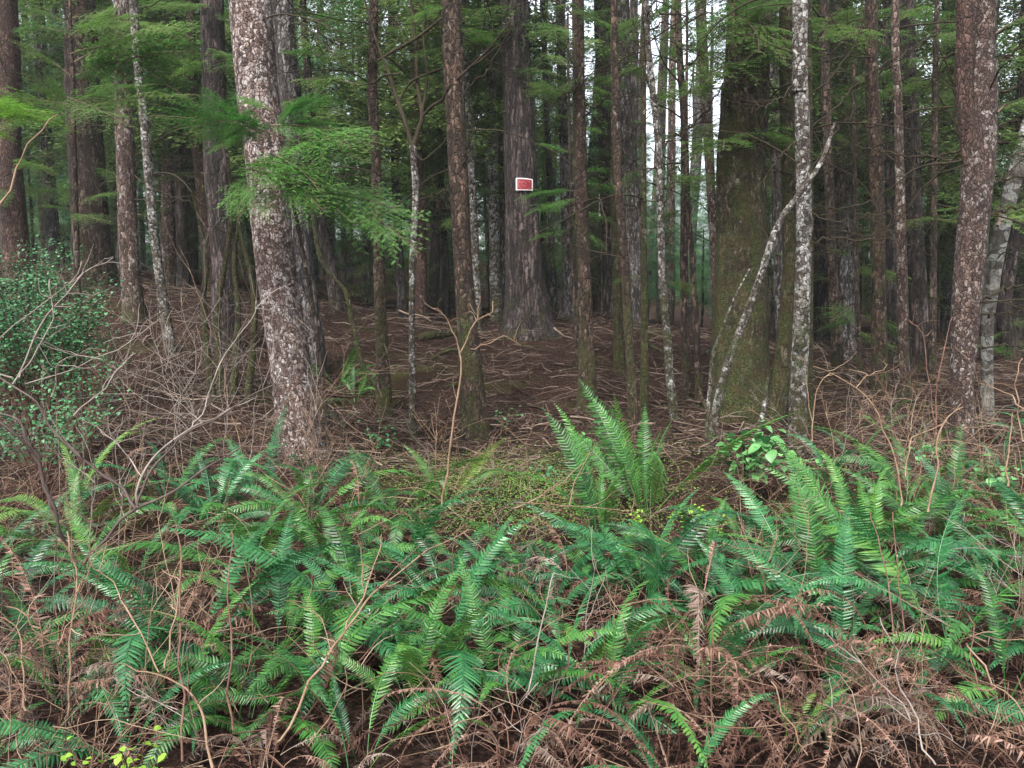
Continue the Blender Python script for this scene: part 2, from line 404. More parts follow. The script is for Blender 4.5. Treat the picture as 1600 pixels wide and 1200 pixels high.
def bough_mb(seed, L=1.6, leaf=.024, lw=.0052, nside=34, droop=.35, gap=.0):
    """flat feathery conifer bough along +X"""
    k = np.random.RandomState(seed); wood = MB(); g = MB()
    V = []
    def pos(s): return np.array([L * s, .09 * L * math.sin(s * 3 + seed), -droop * L * s * s * .6])
    pts = np.array([pos(s) for s in np.linspace(0, 1, 12)])
    wood.tube(pts, np.linspace(.014, .003, 12) * L / 1.6, 5, cap=False)
    for i in range(nside):
        s = .10 + .9 * (i + k.rand()) / nside
        if k.rand() < gap: continue
        p0 = pos(s); sg = 1 if i % 2 else -1
        l1 = L * .42 * (math.sin(min(1, s * 1.15 + .05) * math.pi) ** .6 * .75 + .18) * k.uniform(.7, 1.15)
        ang = R(k.uniform(42, 68))
        d = np.array([math.cos(ang), sg * math.sin(ang), k.uniform(-.35, .25)])
        n1 = 6
        q = np.linspace(0, 1, n1)[:, None]
        sp = p0 + d * l1 * q + np.array([.25 * l1, 0, -.28 * l1]) * q ** 2
        wood.tube(sp, np.linspace(.004, .0012, n1), 3, cap=False)
        ns = max(3, int(l1 / (leaf * 1.75)))
        for j in range(ns):
            u = (j + .6) / ns; e = u * (n1 - 1); a = min(int(e), n1 - 2); p1 = sp[a] + (sp[a + 1] - sp[a]) * (e - a)
            sg2 = 1 if j % 2 else -1
            l2 = l1 * .38 * (1 - u * .75) * k.uniform(.6, 1.1) + leaf
            a2 = math.atan2(d[1], d[0]) + sg2 * R(k.uniform(38, 60))
            d2 = np.array([math.cos(a2), math.sin(a2), k.uniform(-.3, .08)])
            m = max(2, int(l2 / (leaf * .52)))
            for h in range(m):
                v = (h + .5) / m; c = p1 + d2 * l2 * v + np.array([0, 0, -.12 * l2 * v * v])
                for sg3 in ((-1, 1) if h < m - 1 else (0,)):
                    a3 = a2 + sg3 * R(k.uniform(45, 70))
                    dd = np.array([math.cos(a3), math.sin(a3), k.uniform(-.35, .15)]) * leaf * k.uniform(.75, 1.25)
                    ww = np.array([-math.sin(a3), math.cos(a3), k.uniform(-.7, .7)]) * lw
                    V.append((c, c + dd * .45 + ww, c + dd, c + dd * .45 - ww))
    V = np.array(V).reshape(-1, 3)
    g.add(V, np.arange(len(V)).reshape(-1, 4))
    return wood, g
M_boughwood = plain("bough_twig", [(.05, .035, .025), (.11, .085, .06)])
def bough_mesh(name, seed, mat, **k):
    wd, g = bough_mb(seed, **k)
    nq = sum(len(x) for x in wd.q)
    o = MB(); o.transform_add(wd, Matrix.Identity(4)); o.transform_add(g, Matrix.Identity(4))
    me = o.mesh(name, mat); me.materials.append(M_boughwood)
    mi = np.zeros(len(me.polygons), np.int32); mi[:nq] = 1
    me.polygons.foreach_set("material_index", mi)
    return me
BOB = [bough_mesh("bright_bough", 300 + i, M_hemB, L=1.4 + .15 * i) for i in range(4)]
BOG = [bough_mesh("green_bough", 310 + i, M_hem, L=1.5 + .2 * i, leaf=.032, lw=.0075, nside=32, gap=.15) for i in range(4)]
def dead_branch(seed, L=1.8):
    k = np.random.RandomState(seed); mb = MB()
    def grow(p, d, l, r, lev):
        n = max(4, int(l / .09)); P = [p]; d = d.copy()
        for i in range(n):
            d = d + k.uniform(-.16, .16, 3) + np.array([0, 0, (-.05 if lev == 0 else .01)]); d /= np.linalg.norm(d)
            P.append(P[-1] + d * l / n)
        P = np.array(P); mb.tube(P, np.linspace(r, max(.0012, r * .22), len(P)), 5 if lev == 0 else 3, cap=False)
        if lev < 2:
            for _ in range(int(k.randint(8, 14) if lev == 0 else k.randint(1, 5))):
                i = k.randint(int(n * .2), n); sd_ = np.cross(d, k.uniform(-1, 1, 3)); sd_ /= np.linalg.norm(sd_) + 1e-6
                dd = d * .7 + sd_ * .8; dd[2] *= .6; dd /= np.linalg.norm(dd)
                grow(P[i], dd, l * k.uniform(.18, .42), r * .4, lev + 1)
    grow(np.zeros(3), np.array([.95, 0, .3]), L, .012, 0)
    return mb
for g in DMB[:2]: FRD.append(g.mesh('dead_frond', M_ferngrey))
FRU = [frond(280 + i, 1.0, a, b_, M_fern, wid=.085, pairs=42).mesh("upright_frond", M_fern) for i, (a, b_) in enumerate([(86, 50), (80, 35), (84, 20), (76, 40), (72, 10)])]
FRUY = [m_.copy() for m_ in FRU]
for m_ in FRUY: m_.materials[0] = M_fernyel
FRS = []
for i, (a, b_) in enumerate([(70, -95), (50, -98), (80, -92), (20, -90)]):
    FRS.append(frond(260 + i, 1.0, a, b_, M_ferndead, dead=True, wid=.020, pairs=70, bend=.55).mesh("dead_strand", M_ferndead))
DB = [dead_branch(400 + i).mesh("dead_branch", M_deadbr, True) for i in range(7)]

def crown_mb(seed, H=11, rad=2.4, nb=70, leaf=.11, lw=.026):
    k = np.random.RandomState(seed); V = []
    for i in range(nb):
        h = (i + k.rand()) / nb
        L = rad * (1 - h) ** .7 * k.uniform(.55, 1.15) + .25
        az = k.rand() * 6.283; z0 = H * h
        ca, sa = math.cos(az), math.sin(az)
        m = int(L / .085 * 2.0)
        for j in range(m):
            s = (j + k.rand()) / m
            off = k.normal(0, .24) * L * (.5 + s * .5) * (1 - s * .5)
            c = np.array([ca * L * s - sa * off, sa * L * s + ca * off, z0 - .42 * L * s * s - abs(off) * .3 + k.normal(0, .03)])
            for _ in range(9):
                a = az + k.uniform(-1.3, 1.3)
                cc = c + k.normal(0, .075, 3)
                dd = np.array([math.cos(a), math.sin(a), k.uniform(-.55, .15)]) * leaf * k.uniform(.5, 1.3)
                ww = np.array([-math.sin(a), math.cos(a), k.uniform(-.6, .6)]) * lw * k.uniform(.6, 1.2)
                V.append((cc, cc + dd * .5 + ww, cc + dd, cc + dd * .5 - ww))
    V = np.array(V).reshape(-1, 3)
    g = MB(); g.add(V, np.arange(len(V)).reshape(-1, 4))
    return g
CMB = [crown_mb(500 + i, H=11 + i, rad=2.0 + .3 * (i % 3), nb=64 + 6 * i) for i in range(5)]
CR = [c.mesh("crown", M_hemfar) for c in CMB]
CRT = [c.mesh("crown", M_teal) for c in CMB[:3]]

# ------------------------------------------------------------------ trunks
def trunk_obj(parent, pts, radii, matk, seed, sides=20, flare=0., lump=.10, step=.14, name="trunk"):
    """pts relative to the tree's base, radii at each point"""
    P = np.asarray(pts, float)
    L = np.concatenate([[0], np.cumsum(np.linalg.norm(np.diff(P, axis=0), axis=1))])
    n = max(8, int(L[-1] / step))
    C = crm(P, n); s = np.linspace(0, L[-1], n); r = np.interp(s, L, radii)
    k = np.random.RandomState(seed)
    C = C + np.stack([np.interp(s, np.linspace(0, L[-1], 9), k.normal(0, .12, 9) * r.mean()), np.interp(s, np.linspace(0, L[-1], 9), k.normal(0, .12, 9) * r.mean()), 0 * s], 1) * sst(0, 1, s)[:, None]
    u = np.arange(sides) / sides
    U, S = np.meshgrid(u, s)
    rr = r[:, None] * (1 + lump * (vnoise(U, S / .9 + 40, 5, seed) * 1.3 + vnoise(U + S * .02, S / .25 + 80, max(6, sides // 2), seed + 1) * .8 + vnoise(U, S / .12, sides, seed + 2) * .35))
    if flare:
        lobes = 1 + .5 * np.cos(U * 2 * np.pi * 5 + seed) + .4 * np.cos(U * 2 * np.pi * 3 + seed * 2)
        rr = rr * (1 + flare * np.exp(-S / .45) * (.65 + .45 * lobes)) 
    a = U * 2 * np.pi
    V = np.stack([C[:, 0:1] + rr * np.cos(a), C[:, 1:2] + rr * np.sin(a), C[:, 2:3] + 0 * rr], -1)
    i = np.arange(n - 1)[:, None] * sides; j = np.arange(sides)[None]; kk = (j + 1) % sides
    q = np.stack([i + j, i + kk, i + sides + kk, i + sides + j], -1).reshape(-1, 4)
    mb = MB(); mb.add(V.reshape(-1, 3), q)
    return link(name, mb.mesh(name, B[matk], True), parent)

TREES = {}
def tree(key, name, label, cat, px, w, matk, d=None, H=13, group=None, flare=.26, lump=.10, sides=20, ndead=0, dz=(2, 6), crown=None, deadlen=(.6, 1.2)):
    """px: pixel polyline from base to the frame's top, w: widths in pixels along it"""
    d = d or hit(*px[0])
    b = at(px[0][0], px[0][1], d); b.z = float(tz(b.x, d)) - .06
    wp = [b] + [at(x, y, d) for x, y in px[1:]]
    ra = [.5 * ww * mpp(d) for ww in w]
    if len(ra) < len(wp): ra = list(np.interp(np.linspace(0, 1, len(wp)), np.linspace(0, 1, len(ra)), ra))
    dirn = (wp[-1] - wp[-2]).normalized() if len(wp) > 2 else (wp[-1] - wp[0]).normalized()
    if H and wp[-1].z < H:
        dirn = (dirn + Vector((0, 0, .8))).normalized()
        wp.append(wp[-1] + dirn * ((H - wp[-1].z) / dirn.z)); ra.append(ra[-1] * .45)
    t = empty(name, b, label, cat, group)
    pts = [p - b for p in wp]
    seed = sum(ord(c) * (i + 3) for i, c in enumerate(key)) % 9000
    trunk_obj(t, pts, ra, matk, seed, sides, flare, lump, step=.10 if d < 13 else .2)
    k = random.Random(seed)
    zs = [p.z for p in pts]
    def axis(z): return Vector([float(np.interp(z, zs, [p[i] for p in pts])) for i in (0, 1)] + [z])
    for _ in range(ndead):
        z = k.uniform(*dz)
        a = k.uniform(0, 6.283)
        o = link("dead_branch", k.choice(DB), t, axis(z))
        o.rotation_euler = (k.uniform(-.5, .5), k.uniform(-.45, .35), a)
        s = k.uniform(*deadlen); o.scale = (s, s, s * k.uniform(.7, 1.1))
    if crown is not None and d > 15:
        z0, kk, sc = crown; z0 = z0 - 4.5
        o = link("crown", CR[kk], t, axis(z0)); o.scale = (sc, sc, sc); o.rotation_euler = (0, 0, k.uniform(0, 6.28))
    TREES[key] = (t, d, axis, b)
    return t
def bough(key, x0, y0, x1, y1, dy=0., lib='g', dd=0., roll=None, sc=1.0):
    """bough whose root sits at pixel 0 and tip at pixel 1; dd: depth offset of root, dy: of tip against root"""
    t, d, ax, b = TREES[key]
    p0 = at(x0, y0, d + dd); p1 = at(x1, y1, d + dd + dy)
    L = (p1 - p0).length; k = rnd.randrange(4)
    me = (BOB if lib == 'b' else BOG)[k]; nom = (1.4 + .15 * k) if lib == 'b' else (1.5 + .2 * k)
    o = link("bough", me, t, p0 - b)
    o.rotation_mode = 'QUATERNION'
    q = (p1 - p0 + Vector((0, 0, .22 * L))).to_track_quat('X', 'Z')
    o.rotation_quaternion = q @ Euler((rnd.uniform(-.35, .35) if roll is None else roll, 0, 0)).to_quaternion()
    s = L / nom * sc; o.scale = (s, s * rnd.uniform(.85, 1.1), s)
    return o

# ------------------------------------------------------------------ the trees one can tell apart
T = tree
T('t01', 'conifer_tree', "big leaning tree with red-brown bark and white lichen patches, thickest on the left", 'tree',
  [(474, 722), (453, 560), (428, 400), (408, 200), (391, 0)], [70, 62, 61, 61, 63], 'red_lichen', flare=.18, sides=44, lump=.07, ndead=3, dz=(3, 6), crown=(9, 0, 1))
T('t02', 'conifer_tree', "grey-brown trunk close behind the right side of the big lichen-patched leaning tree", 'tree',
  [(490, 560), (470, 400), (456, 200), (440, 0)], [42, 36, 34, 32], 'grey', d=12, ndead=6, crown=(9, 1, 1))
T('t03', 'conifer_tree', "dark scaly trunk just left of the big lichen-patched leaning tree", 'tree',
  [(352, 560), (348, 400), (338, 200), (331, 0)], [40, 38, 37, 34], 'dark', d=13, ndead=7, crown=(9, 2, 1))
T('t04', 'conifer_tree', "broad dark brown trunk behind the hemlock boughs at upper left", 'tree',
  [(150, 455), (143, 330), (131, 150), (123, 0)], [62, 54, 50, 44], 'brown', d=17, ndead=9, crown=(10, 3, 1), flare=.2)
T('t05', 'conifer_tree', "reddish mossy trunk cut by the photo's left edge at the top", 'tree',
  [(30, 440), (18, 260), (10, 0)], [38, 34, 32], 'red', d=15, ndead=6, crown=(9, 4, 1))
T('t06', 'conifer_tree', "slender grey trunk between the left-edge trunk and the broad dark brown one", 'tree',
  [(86, 430), (72, 220), (58, 0)], [22, 19, 17], 'grey', d=21, ndead=5, crown=(8, 0, 1))
T('t07', 'conifer_tree', "pale brown trunk dotted with white lichen, right of the broad dark brown trunk", 'tree',
  [(210, 500), (204, 400), (196, 200), (190, 0)], [32, 28, 27, 24], 'palered', d=14, ndead=6, crown=(9, 1, 1))
T('t08', 'alder_tree', "slim pale grey slanting trunk right of the lichen-dotted pale brown trunk", 'tree',
  [(268, 560), (252, 450), (238, 340), (224, 180), (209, 20)], [16, 14, 14, 13, 12], 'white', d=12.5, ndead=3)
T('t09', 'conifer_tree', "dark straight trunk right of the slim pale grey slanting trunk", 'tree',
  [(287, 440), (281, 300), (274, 0)], [20, 18, 16], 'dark', d=20, ndead=5, crown=(8, 2, 1))
T('t10', 'conifer_tree', "dark reddish trunk left of the dark scaly trunk, bending right at its foot", 'tree',
  [(332, 440), (318, 330), (303, 180), (296, 0)], [24, 19, 17, 14], 'red', d=18, ndead=5, crown=(8, 3, 1))
T('t11', 'alder_tree', "grey mottled trunk with mossy foot, first slim one right of the big leaning tree", 'tree',
  [(602, 655), (597, 530), (592, 400), (586, 240), (581, 110), (584, 0)], [24, 19, 17, 16, 15, 14], 'mossbrown', ndead=9, dz=(2.4, 6.5), lump=.14)
T('t13', 'conifer_tree', "red-brown trunk with mossy lower half standing in the middle of the photo", 'tree',
  [(744, 690), (733, 520), (724, 400), (713, 200), (704, 0)], [46, 33, 29, 30, 31], 'mossbrown', sides=36, ndead=7, crown=(9, 2, 1), flare=.15, lump=.06)
T('t14', 'conifer_tree', "pale grey lichened trunk just left of the trunk that carries the red sign", 'tree',
  [(776, 500), (771, 300), (766, 130), (764, 0)], [18, 15, 15, 14], 'white', d=17.5, ndead=5, crown=(9, 1, 1))
T('t15', 'conifer_tree', "thin grey trunk squeezed between the pale grey trunk and the sign tree", 'tree',
  [(790, 490), (786, 330), (781, 150), (779, 0)], [13, 12, 11, 10], 'grey', d=19, ndead=3)
T('t16', 'old_conifer', "thick dark purple-brown trunk with flared roots that carries the red sign", 'tree',
  [(827, 545), (823, 470), (817, 330), (810, 200), (806, 0)], [78, 62, 53, 47, 44], 'dark', d=15.2, sides=48, flare=.30, lump=.10, ndead=3, dz=(5, 9), crown=(10, 4, 1))
T('t17', 'conifer_tree', "straight mossy brown trunk, second thick one right of the sign tree's foot", 'tree',
  [(919, 645), (916, 500), (913, 400), (908, 250), (903, 0)], [30, 22, 21, 21, 18], 'mossbrown', sides=28, ndead=8, crown=(8, 0, .9), flare=.3, lump=.06)
T('t18', 'conifer_tree', "nearly black trunk behind and left of the grey furrowed twin at centre right", 'tree',
  [(954, 530), (952, 380), (946, 200), (944, 0)], [22, 22, 26, 28], 'dark', d=19, ndead=6, flare=.1)
T('t19', 'conifer_tree', "grey furrowed trunk leaning left beside the nearly black trunk", 'tree',
  [(995, 525), (989, 330), (975, 180), (969, 0)], [30, 25, 27, 25], 'grey', d=17.5, ndead=8)
T('t20', 'young_conifer', "mossy stem leaning left, whose foot stands behind the tall upright fern", 'tree',
  [(992, 690), (984, 560), (976, 420), (965, 260), (962, 120), (960, 0)], [17, 15, 14, 12, 11, 10], 'mossbrown', ndead=5, H=9)
T('t21', 'young_conifer', "slim mossy stem between the straight mossy trunk and the left-leaning mossy stem", 'tree',
  [(968, 585), (963, 420), (960, 300), (958, 100)], [15, 13, 11, 8], 'moss', ndead=3, H=8)
T('t22', 'young_conifer', "thin green-mossy pole just left of the wavy white-patched stem", 'tree',
  [(1007, 660), (1006, 420), (1006, 200), (1007, 0)], [14, 10, 8, 7], 'moss', ndead=5, H=9)
T('t23', 'alder_tree', "wavy slim trunk, dark above and white-patched below, right of the thin mossy pole", 'tree',
  [(1056, 655), (1047, 590), (1044, 545), (1036, 450), (1032, 333), (1028, 220), (1018, 120), (1009, 0)], [14, 13, 13, 12, 11, 11, 10, 8], 'white', ndead=8, H=9, dz=(2.5, 5.5))
T('t24', 'young_conifer', "straight dark slim trunk right of the wavy white-patched one", 'tree',
  [(1074, 622), (1069, 420), (1068, 200), (1060, 0)], [14, 12, 11, 10], 'brown', ndead=8, H=11)
T('t25', 'young_conifer', "thin brown pole touching the right side of the straight dark slim trunk", 'tree',
  [(1094, 640), (1084, 440), (1076, 330), (1073, 180)], [12, 9, 8, 5], 'brown', ndead=3, H=7)
T('t26', 'conifer_tree', "pale grey trunk against the bright gap left of the huge mossy trunk", 'tree',
  [(1123, 545), (1117, 400), (1107, 220), (1095, 0)], [17, 14, 15, 16], 'palered', d=18, ndead=7)
T('t27', 'old_maple', "huge mossy trunk, the widest on the right half, bulging at its foot", 'tree',
  [(1150, 700), (1156, 600), (1158, 450), (1162, 300), (1166, 150), (1169, 0)], [100, 92, 80, 73, 69, 66], 'moss', d=10.2, sides=56, flare=.1, lump=.13, ndead=7, dz=(3, 6), crown=(8, 4, 1))
T('t28', 'alder_tree', "leaning whitish sapling crossing in front of the huge mossy trunk", 'tree',
  [(1106, 650), (1130, 590), (1152, 530), (1184, 440), (1216, 350), (1252, 298), (1284, 250), (1306, 190)], [13, 13, 12, 11, 11, 10, 8, 4], 'white', d=8.2, H=None, ndead=3, dz=(1.5, 3.2), deadlen=(.3, .7))
T('t28b', 'sapling', "thin crooked lichened stem beside the foot of the leaning whitish sapling", 'tree',
  [(1104, 640), (1112, 570), (1128, 515), (1150, 460), (1172, 420)], [6, 5, 4, 3, 2], 'white', d=8.3, H=None)
T('t29', 'conifer_tree', "mossy brown trunk that curves left at its foot, right of the huge mossy one", 'tree',
  [(1203, 670), (1218, 600), (1229, 500), (1234, 400), (1231, 200), (1227, 0)], [34, 28, 24, 20, 21, 20], 'moss', d=10, ndead=6, crown=(8, 1, .9))
T('t30', 'alder_tree', "upright trunk with white and moss patches right of the curved mossy brown one", 'tree',
  [(1245, 712), (1248, 600), (1254, 450), (1256, 300), (1253, 150), (1250, 0)], [28, 26, 24, 22, 22, 23], 'white', sides=28, ndead=7, crown=(8, 3, .8))
T('t31', 'young_conifer', "thin mossy pole touching the right side of the upright white-patched trunk", 'tree',
  [(1266, 660), (1266, 400), (1265, 200), (1264, 0)], [11, 9, 8, 7], 'moss', d=9.6, H=9, ndead=3)
T('t32', 'conifer_tree', "grey-brown slim trunk in front of the thick violet-grey one", 'tree',
  [(1310, 605), (1303, 450), (1296, 300), (1290, 120), (1287, 0)], [18, 15, 14, 14, 13], 'brown', d=13.5, ndead=6, crown=(8, 0, .9))
T('t33', 'conifer_tree', "thick violet-grey furrowed trunk right of the upright white-patched trunk", 'tree',
  [(1328, 550), (1322, 400), (1314, 220), (1306, 60), (1302, 0)], [32, 26, 25, 24, 23], 'grey', d=18, ndead=6, crown=(9, 2, 1))
T('t34', 'conifer_tree', "dark thin trunk leaning left between the white-patched and violet-grey trunks", 'tree',
  [(1296, 520), (1286, 350), (1272, 220), (1262, 60)], [18, 15, 14, 12], 'dark', d=20, ndead=4, crown=(8, 3, 1))
T('t35', 'conifer_tree', "straight brown mossy trunk, leftmost of the tight cluster at right", 'tree',
  [(1376, 610), (1373, 400), (1367, 200), (1361, 0)], [25, 20, 20, 18], 'mossbrown', d=12, ndead=12, crown=(8, 4, .9))
T('t36', 'conifer_tree', "blue-black trunk hidden between the brown trunks of the cluster at right", 'tree',
  [(1397, 570), (1392, 400), (1389, 200), (1387, 0)], [18, 15, 15, 14], 'dark', d=16, ndead=4, crown=(9, 1, 1))
T('t37', 'alder_tree', "slim lichened trunk in the middle of the tight cluster at right", 'tree',
  [(1414, 650), (1411, 500), (1407, 330), (1403, 150), (1399, 0)], [18, 16, 14, 12, 11], 'palered', d=11, ndead=12, crown=(8, 0, .8))
T('t38', 'conifer_tree', "dark furrowed trunk, rightmost and thickest of the tight cluster at right", 'tree',
  [(1440, 600), (1432, 420), (1425, 250), (1417, 0)], [32, 25, 23, 21], 'dark', d=14.5, ndead=9, crown=(9, 3, 1))
T('t39', 'young_conifer', "thin dark pole midway between the cluster and the forked red-brown trunk", 'tree',
  [(1457, 560), (1459, 350), (1461, 150), (1464, 0)], [12, 9, 9, 7], 'brown', d=13.5, ndead=9, H=10)
T('t40', 'conifer_tree', "forked red-brown trunk with white lichen specks near the right edge", 'tree',
  [(1500, 712), (1505, 600), (1514, 480), (1524, 340), (1534, 200), (1540, 100), (1543, 0)], [36, 35, 41, 46, 46, 40, 38], 'red_speck', d=8.6, sides=40, ndead=10, dz=(1.6, 5.5), crown=(8, 2, 1), flare=.1, lump=.07)
t, d, ax, b = TREES['t40']
trunk_obj(t, [at(1528, 330, d) - b, at(1516, 240, d) - b, at(1508, 120, d) - b, at(1507, 0, d) - b, at(1500, -500, d) - b], [.5 * x * mpp(d) for x in (26, 28, 27, 26, 12)], 'red', 77, 28, lump=.07, name="fork_trunk")
T('t41', 'alder_tree', "pale smooth-barked trunk leaning right at the right edge", 'tree',
  [(1540, 690), (1543, 600), (1543, 520), (1549, 450), (1563, 370), (1582, 290), (1606, 200), (1650, 0)], [20, 16, 16, 22, 23, 23, 22, 20], 'smooth', d=10.3, ndead=4, H=7, dz=(1, 3))
T('t42', 'conifer_tree', "grey trunk with pale bark between the cluster and the forked red-brown trunk", 'tree',
  [(1478, 570), (1483, 400), (1484, 200), (1482, 0)], [24, 21, 20, 18], 'grey', d=21, ndead=8, crown=(8, 0, 1))
T('t43', 'conifer_tree', "dark crooked trunk behind the pale leaning trunk at the right edge", 'tree',
  [(1584, 560), (1566, 480), (1574, 430), (1594, 330), (1600, 150)], [26, 22, 20, 22, 20], 'dark', d=17, ndead=10, crown=(8, 1, 1))
T('t44', 'conifer_tree', "thin pale grey trunk close behind the central red-brown trunk's right side", 'tree',
  [(748, 520), (741, 350), (733, 200), (726, 50)], [13, 12, 11, 10], 'white', d=16, ndead=4, crown=(9, 0, .9))
T('t45', 'conifer_tree', "slim grey-brown trunk rising between the two mottled saplings left of centre", 'tree',
  [(629, 470), (620, 330), (614, 150), (612, 0)], [14, 13, 12, 11], 'grey', d=19, ndead=6, crown=(8, 2, 1))
T('t46', 'conifer_tree', "dark reddish trunk just right of the thin white forked sapling", 'tree',
  [(659, 500), (657, 380), (653, 240), (649, 0)], [19, 17, 15, 13], 'red', d=17, ndead=5, crown=(8, 3, 1))
T('t47', 'conifer_tree', "slim dark trunk left of the central red-brown trunk", 'tree',
  [(699, 490), (693, 350), (688, 200)], [13, 11, 9], 'dark', d=20, ndead=4, crown=(7, 4, 1))
T('t48', 'conifer_tree', "black trunk leaning left behind the bright hemlock boughs", 'tree',
  [(527, 465), (513, 400), (498, 320), (487, 200)], [20, 17, 15, 13], 'dark', d=17, ndead=4, crown=(8, 1, 1))
T('t50', 'conifer_tree', "thin trunk immediately right of the sign tree at head height", 'tree',
  [(866, 500), (861, 330), (852, 120), (848, 0)], [12, 10, 9, 8], 'grey', d=20, ndead=6)
T('t51', 'conifer_tree', "grey mossy trunk flaring at its foot, between the sign tree and the straight mossy trunk", 'tree',
  [(887, 505), (886, 400), (883, 250), (876, 0)], [20, 15, 15, 14], 'grey', d=18, ndead=7, flare=.6)
T('t52', 'conifer_tree', "slim grey trunk just left of the curved mossy brown one", 'tree',
  [(1222, 540), (1214, 330), (1208, 100), (1206, 0)], [16, 15, 14, 13], 'grey', d=16, ndead=5, crown=(9, 4, 1))
# the thin forked sapling
T('t12', 'forked_sapling', "thin white sapling that forks into dark upper stems left of centre", 'tree',
  [(646, 690), (644, 600), (643, 500), (645, 400), (649, 300), (645, 228)], [12, 10, 9, 9, 10, 11], 'white', H=None)
t, d, ax, b = TREES['t12']
def stem(pl, ws, nm="stem"):
    mb = MB(); P = crm([at(x, y, d + dd) - b for x, y, dd in pl], 26)
    mb.tube(P, np.interp(np.linspace(0, 1, 26), np.linspace(0, 1, len(ws)), ws) * .5 * mpp(d), 6)
    link(nm, mb.mesh(nm, M_deadbr, True), t)
stem([(645, 232, 0), (636, 200, .02), (622, 160, .1), (606, 110, .2), (590, 70, .2), (570, 0, .3)], [8, 7, 6, 5, 4, 3])
stem([(645, 232, 0), (655, 200, 0), (660, 180, 0), (653, 135, .1), (650, 70, .1), (643, 10, .1), (640, -60, .1)], [9, 8, 7, 6, 5, 4, 3])
stem([(660, 182, 0), (676, 165, -.1), (692, 155, -.2), (702, 135, -.3), (716, 122, -.3), (760, 80, -.5), (800, 30, -.6)], [6, 5, 5, 4, 3, 2, 2])
stem([(659, 178, 0), (668, 120, .1), (662, 60, .2), (668, -20, .2)], [5, 4, 3, 2])
stem([(622, 160, .1), (640, 130, .1), (665, 117, 0), (700, 106, 0), (735, 105, -.1), (780, 70, -.2)], [4, 4, 4, 4, 3, 2], 'branch')
stem([(590, 95, .2), (615, 80, .2), (650, 60, 0), (690, 28, 0), (715, 0, 0)], [4, 5, 5, 4, 4], 'branch')
stem([(556, 135, .2), (585, 128, .2), (600, 118, .1), (625, 115, 0)], [1.5, 3, 3, 3], 'branch')
stem([(645, 232, 0), (660, 250, 0), (680, 235, 0), (694, 222, 0), (705, 200, 0)], [3, 3, 2, 2, 1.5], 'branch')
# mossy leaning sapling left of t11
T('t49', 'sapling', "mossy crooked sapling leaning against the slope right of the big leaning tree", 'tree',
  [(590, 650), (566, 570), (549, 500), (540, 455), (517, 430), (498, 395), (488, 330)], [9, 8, 8, 7, 8, 8, 6], 'moss', d=11, H=None, ndead=2, dz=(.6, 2), deadlen=(.3, .6))
# vine-maple clump in front of t03
for i, pl in enumerate([[(345, 600), (340, 500), (350, 420), (362, 330), (355, 240)], [(362, 600), (372, 500), (366, 400), (380, 320)], [(330, 590), (318, 480), (322, 400), (300, 300)], [(385, 610), (398, 500), (392, 430), (376, 360), (372, 280)]]):
    T('vm%d' % i, 'maple_stem', ["mossy upright stem in front of the dark scaly trunk, tallest of its clump", "short mossy stem rising right of the tallest mossy stem",
      "mossy stem curving left out of the twiggy thicket", "mossy stem rising against the big leaning tree's left side"][i], 'tree', pl, [11, 9, 7, 4], 'moss', d=10.5, H=None, ndead=6, dz=(.5, 2.4), deadlen=(.3, .7))

# the young hemlock whose bright boughs reach in front of the big leaning trunk
T('h1', 'young_hemlock', "young hemlock spreading bright green boughs in front of the big leaning trunk", 'hemlock',
  [(520, 700), (500, 560), (478, 420), (455, 300), (430, 180), (420, 120)], [8, 7, 6, 5, 4, 3], 'brown', d=7.6, H=None)
for q in [(440, 222, 238, 178, -.5), (400, 212, 285, 168, -.5), (380, 215, 300, 215, -.4), (400, 205, 330, 238, -.5), (420, 205, 345, 200, -.6), (430, 185, 520, 152, -.3), (430, 195, 565, 235, -.5), (450, 215, 545, 262, -.6),
          (440, 200, 500, 190, -.4), (440, 190, 460, 160, -.5), (450, 230, 520, 240, -.8), (470, 215, 560, 215, -.2), (440, 240, 480, 300, -.8), (380, 262, 470, 312, -.5), (420, 275, 540, 345, -.6), (440, 290, 500, 330, -.8),
          (400, 262, 500, 285, -.6), (460, 290, 600, 340, -.4), (480, 300, 645, 385, -.3), (500, 310, 585, 375, -.2), (400, 270, 362, 330, -.5), (405, 290, 385, 345, -.5), (450, 262, 395, 262, -.3), (430, 175, 365, 150, .1)]:
    bough('h1', *q[:4], dy=q[4], lib='b', roll=rnd.uniform(-.2, .6), sc=1.0)
T('h2', 'young_hemlock', "young hemlock with a flat band of boughs across the upper left", 'hemlock',
  [(120, 520), (118, 300), (112, 100), (108, -60)], [9, 8, 6, 3], 'brown', d=9.5, H=None)
for q in [(115, 165, -60, 150, -.5), (115, 170, 60, 118, -.4), (115, 165, 230, 130, -.3), (115, 175, 310, 150, .1), (115, 150, 180, 200, -.6), (113, 120, 20, 60, -.2), (113, 130, 200, 85, .1),
          (112, 90, 260, 60, .4), (112, 60, 210, 20, -.2), (112, 110, 330, 100, .6), (110, 40, 40, 10, -.2), (115, 180, -20, 205, -.6), (112, 100, 300, 30, .5), (117, 330, 60, 322, -.3), (117, 335, 165, 350, -.4), (117, 320, 190, 300, .1)]:
    bough('h2', *q[:4], dy=q[4], lib='g')
T('h3', 'young_hemlock', "young hemlock with boughs hanging across the red sign's lower right", 'hemlock',
  [(905, 560), (896, 420), (892, 300), (889, 150), (887, 20)], [8, 7, 6, 4, 3], 'brown', d=12.5, H=None)
